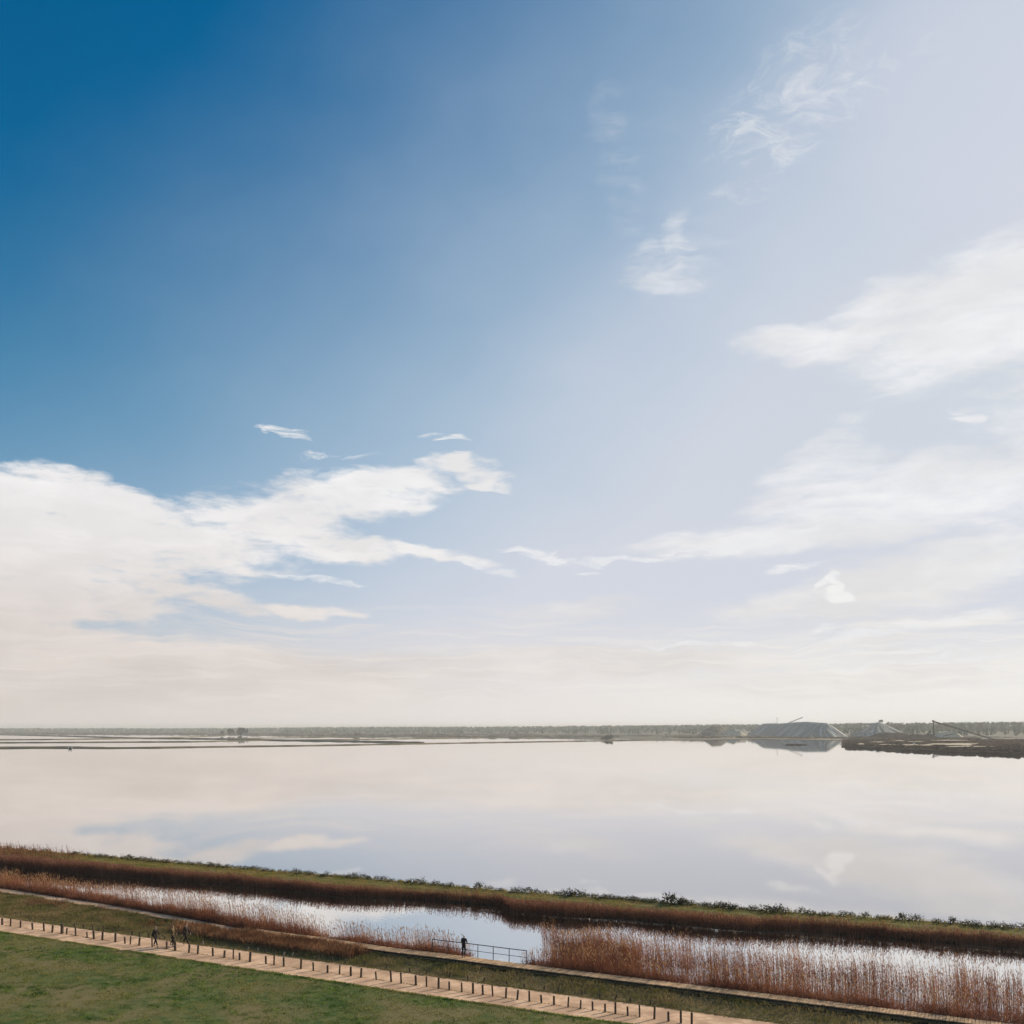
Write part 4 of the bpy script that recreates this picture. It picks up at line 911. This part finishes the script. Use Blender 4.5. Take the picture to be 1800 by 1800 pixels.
# shore in front of the heaps and rubble spit at the right
def land(name, front, back_dy, z, m, nx, lump, lsc, x0, x1, ny=12):
    f = ln(front, 4); g = np.linspace(x0, x1, nx); a = unp(g, f(g), 0); a[:, 2] = -.4; V = [a]
    for j in range(ny):
        t = j / (ny - 1); yy = f(g) - .25 - t * back_dy(g)
        q = unp(g, np.maximum(yy, HY + 8.0), z); q[:, 2] = z * min(1, .35 + t * 2) + lump * nz2(q, lsc, 4) * min(1, t * 6 + .3); V.append(q)
    V = np.vstack(V); i = (np.arange(nx - 1)[None] + np.arange(ny)[:, None] * nx).ravel()
    return tag(obj(name, V, np.stack([i, i + 1, i + nx + 1, i + nx], -1), m, smooth=False), kind='structure')
land('salt_works_shore', [(1175, 1300), (1230, 1300.5), (1320, 1298.9), (1400, 1299.4), (1500, 1301.6), (1700, 1303)], lambda g: 6 + g * 0, 1.1, M['quay'], 300, .4, .05, 1175, 1720)
spit = [(1478, 1308.6), (1487, 1308.8), (1520, 1310.0), (1560, 1312.0), (1600, 1314), (1640, 1315.6), (1692, 1317.4), (1850, 1321.5), (2400, 1338)]
spf = ln(spit, 4)
land('rubble_spit', spit, lambda g: np.clip((g - 1478) * .32, .2, 1) * (spf(g) - 1299), 2.4, M['darkspoil'], 500, 1.3, .06, 1479, 2300, 26)
# sand patches on the spit
def patchp(x0, x1, y0, y1, z):
    n = 26; t = np.linspace(0, 6.283, n, endpoint=False); r = 1 + .25 * np.sin(3 * t + x0) + .15 * np.sin(7 * t)
    V = unp((x0 + x1) / 2 + np.cos(t) * r * (x1 - x0) / 2, (y0 + y1) / 2 + np.sin(t) * r * (y1 - y0) / 2, z)
    c = V.mean(0)
    me = bpy.data.meshes.new('sand_patch'); me.from_pydata([tuple(q) for q in V] + [(c[0], c[1], z + .5)], [], [(k, (k + 1) % n, n) for k in range(n)]); me.materials.append(M['palesand'])
    tag(put('sand_patch', me), kind='structure')
for a in [(1638, 1720, 1306.2, 1309.6, 3.4), (1586, 1612, 1308.2, 1310, 3.2), (1660, 1740, 1311.3, 1312.6, 3.2), (1508, 1519, 1306.3, 1308.6, 3.0), (1612, 1640, 1309.0, 1310.3, 3.3), (1530, 1556, 1303.6, 1304.8, 3.0), (1570, 1590, 1301.5, 1302.5, 3.0), (1640, 1700, 1300.6, 1301.8, 3.3), (1596, 1622, 1303.0, 1303.9, 3.2), (1540, 1575, 1308.4, 1309.1, 3.0)]: patchp(*a)
# rubble and scrub on the spit: lumps
n = 1500; px = 1485 + 420 * rng.random(n); yf = spf(px); py = yf - .6 - rng.random(n) ** 1.4 * np.clip((px - 1478) * .32, .1, 1) * (yf - 1300) 
ok = ~((px > 1640) & (py > 1305.4) & (py < 1309.0)); px, py = px[ok], py[ok]
P = unp(px, py, 2.4); s_ = rng.uniform(.4, 1.5, len(P)); P[:, 2] = 2.3
V, Fc = lumps(P, s_ * rng.uniform(1, 2.4, len(P)), s_, .35)
tag(obj('shore_rubble', V, Fc, M['rock']), 'dark rubble and low scrub covering the spit at the right shore', 'rubble', kind='stuff')
n = 260; px = 1485 + 420 * rng.random(n); P = unp(px, spf(px) - .1, 0.); s_ = rng.uniform(.5, 1.5, n); P[:, 2] = .3
V, Fc = lumps(P, s_ * 1.3, s_ * .9, .35); tag(obj('waterline_rocks', V, Fc, M['rock']), 'dark rocks along the waterline of the spit', 'rocks', kind='stuff')
# single pieces on the spit
def rock(px, py, z, r, label, m, seed, flat=.7):
    g = np.random.default_rng(seed); q = unp(px, py, z); V = []
    V, Fc = [], []
    P_ = np.array([[0, 0, 0.]]); vv = ICO * (1 + g.uniform(-.25, .25, (12, 1))) * [r, r, r * flat]
    return tag(obj('boulder', vv, ICF, m, loc=tuple(q)), label, 'boulder')
rock(1606.5, 1306.4, 3.2, 1.5, 'bright pale boulder on the dark rubble spit', M['pale'], 4)
rock(1619, 1309.6, 3.0, 3.2, 'large dark boulder below the pale one on the spit', M['rock'], 5)
rock(1666, 1300.3, 3.0, 1.5, 'pale stone right of the mast foot', M['pale'], 6)
# islet in the lagoon
q = unp(1399, 1309.6, 0.)
V, Fc = lumps(np.array([[q[0] + dx_, q[1] + dy_, .1] for dx_, dy_ in zip(rng.normal(0, 4.5, 40), rng.normal(0, 2, 40))]), rng.uniform(1, 3, 40), rng.uniform(.4, 1.25, 40))
tag(obj('islet', V, Fc, M['rock']), 'small dark rocky islet in the water before the largest salt heap', 'islet')

# ------------------------------------------------------------------ machines
def bar3(mb, a, b, r, n=5): mb.tube(a, b, r, r, n)
D = 1572.; mx, my = W2(1641, D)
cv = thing('stacker_conveyor', 'dark steel stacker conveyor with upright mast and long sloping boom at the right shore', 'conveyor', (mx, my, 1.2))
m_ = MB()
for sx in (-.9, .9):
    for sy in (-.9, .9): bar3(m_, (sx, sy, -1), (sx * .6, sy * .6, 28.0), .38)
for k in range(14):
    z0 = k * 2.; z1 = z0 + 2; f = 1 - .4 * z0 / 28
    bar3(m_, (-.9 * f, -.9 * f, z0), (.9 * f, -.9 * f, z1), .12, 4); bar3(m_, (.9 * f, .9 * f, z0), (-.9 * f, .9 * f, z1), .12, 4)
    bar3(m_, (-.9 * f, -.9 * f, z1), (.9 * f, -.9 * f, z1), .10, 4)
m_.build('mast', M['steel'], cv)
bx, by = (1730 - 1641) / F * D, -30.
m_ = MB()
A0 = np.array([-1.0, 0, 28.5]); A1 = np.array([bx, by, -0.5]); dv = A1 - A0; Ld = np.linalg.norm(dv); nb = 26
up = np.array([0, 0, 1.]); sdv = np.cross(dv / Ld, up); sdv /= np.linalg.norm(sdv)
for sg in (-1, 1):
    for hh in (0, 2.0): bar3(m_, A0 + sdv * sg * .8 + up * hh * -.9, A1 + sdv * sg * .8 + up * hh * -1, .38)
for k in range(nb):
    c0 = A0 + dv * k / nb; c1 = A0 + dv * (k + 1) / nb
    for sg in (-1, 1): bar3(m_, c0 + sdv * sg * .8, c1 + sdv * sg * .8 - up * 1.9, .24, 4)
    bar3(m_, c0 - sdv * .8, c0 + sdv * .8, .1, 4)
for k in range(nb):
    c0 = A0 + dv * (k + .04) / nb; c1 = A0 + dv * (k + .96) / nb
    m_.tube(c0 - up * .6, c1 - up * .6, 1.0, 1.0, 4)
m_.build('boom', M['steel'], cv)
m_ = MB(); m_.box((-.6, 0, 28.4), (3.0, 2.2, 1.9)); m_.tube((-1.6, -1.2, 27.6), (-1.6, 1.2, 27.6), .8, .8, 10); m_.build('head_drum', M['steel'], cv)
m_ = MB(); bar3(m_, ((1655 - 1641) / F * D, -5, 3.0), ((1680 - 1641) / F * D, -14, 10.), .55, 6); bar3(m_, ((1680 - 1641) / F * D, -14, 10), ((1680 - 1641) / F * D, -14, 13.5), .4, 6); m_.build('strut', M['steel'], cv)
m_ = MB(); m_.box((.2, 0, 6), (3.4, 3.4, 2.2)); m_.build('cabin', M['steel'], cv)
tree(1633.5, 1560, 1.5, 15.5, 4.2, 'dark bushy tree immediately left of the conveyor mast', nleaf=900, seed=21, lm=M['darkwood'])
# boom and lamp on the big heap
qx, qy = W2(1386, 2015)
c2_ = thing('belt_conveyor', 'inclined conveyor boom sticking out over the ridge of the largest salt heap', 'conveyor', (qx, qy, 27.5))
m_ = MB(); a = np.array([-6, 0, -2.5]); b = np.array([25.5, -6, 11.])
for sg in (-1, 1):
    bar3(m_, a + [0, sg * .8, 0], b + [0, sg * .8, 0], .28); bar3(m_, a + [0, sg * .8, 1.5], b + [0, sg * .8, 1.2], .22)
for k in range(12):
    c0 = a + (b - a) * k / 12; c1 = a + (b - a) * (k + 1) / 12
    for sg in (-1, 1): bar3(m_, c0 + [0, sg * .8, 0], c1 + [0, sg * .8, 1.3], .14, 4)
m_.build('boom', M['steel'], c2_)
m_ = MB(); m_.box(tuple(b + [0.2, 0, .5]), (3.4, 2.2, 1.4), 0, 0, -.4); m_.build('head_drum', M['steel'], c2_)
m_ = MB(); bar3(m_, (2, -2, -1), (6, 0, 4.0), .25); bar3(m_, (2, 2, -1), (6, 0, 4.0), .25); m_.build('support_leg', M['steel'], c2_)
qx, qy = W2(1366, 2080)
lp = thing('lamp_mast', 'thin lamp mast standing on the ridge of the largest salt heap', 'lamp mast', (qx, qy, 27.5))
m_ = MB(); m_.tube((0, 0, -1), (0, 0, 11.0), .4, .25, 8); m_.build('pole', M['steel'], lp)
m_ = MB(); m_.box((0, 0, 11.4), (1.6, 1.2, 1.3)); m_.tube((0, 0, 12), (0, 0, 12.8), .5, .2, 6); m_.build('lamp_head', M['steel'], lp)
# sluice at the far left bund
q = unp(123.5, 1316.5, 0.)
sl = thing('sluice_gate', 'small pale sluice gate in the nearest earth bund at the left', 'sluice', tuple(q))
m_ = MB(); m_.box((-1.4, 0, .9), (.3, .5, 2.6)); m_.build('side_post', M['pale'], sl)
m_ = MB(); m_.box((1.4, 0, .9), (.3, .5, 2.6)); m_.build('side_post', M['pale'], sl)
m_ = MB(); m_.box((0, 0, 2.35), (3.3, .4, .25)); m_.build('crossbeam', M['pale'], sl)
m_ = MB(); m_.box((0, .1, .6), (2.4, .12, 1.3)); m_.build('gate_board', M['beam'], sl)

# ------------------------------------------------------------------ haze
hz_ = bpy.data.materials.new('haze_air'); hz_.use_nodes = True; t = NT(hz_.node_tree); t.n.clear()
o = t.new('ShaderNodeOutputMaterial'); vn_ = t.new('ShaderNodeVolumePrincipled')
vn_.inputs['Color'].default_value = (.94, .93, .88, 1); vn_.inputs['Density'].default_value = 1.3e-4; vn_.inputs['Anisotropy'].default_value = .1
t.l.new(vn_.outputs[0], o.inputs['Volume'])
m_ = MB(); m_.box((0, 14700, 20), (61000, 31000, 44.)); hb = m_.build('haze', hz_); tag(hb, kind='stuff')
tag(hb, 'thin pale haze over the marsh', 'haze')
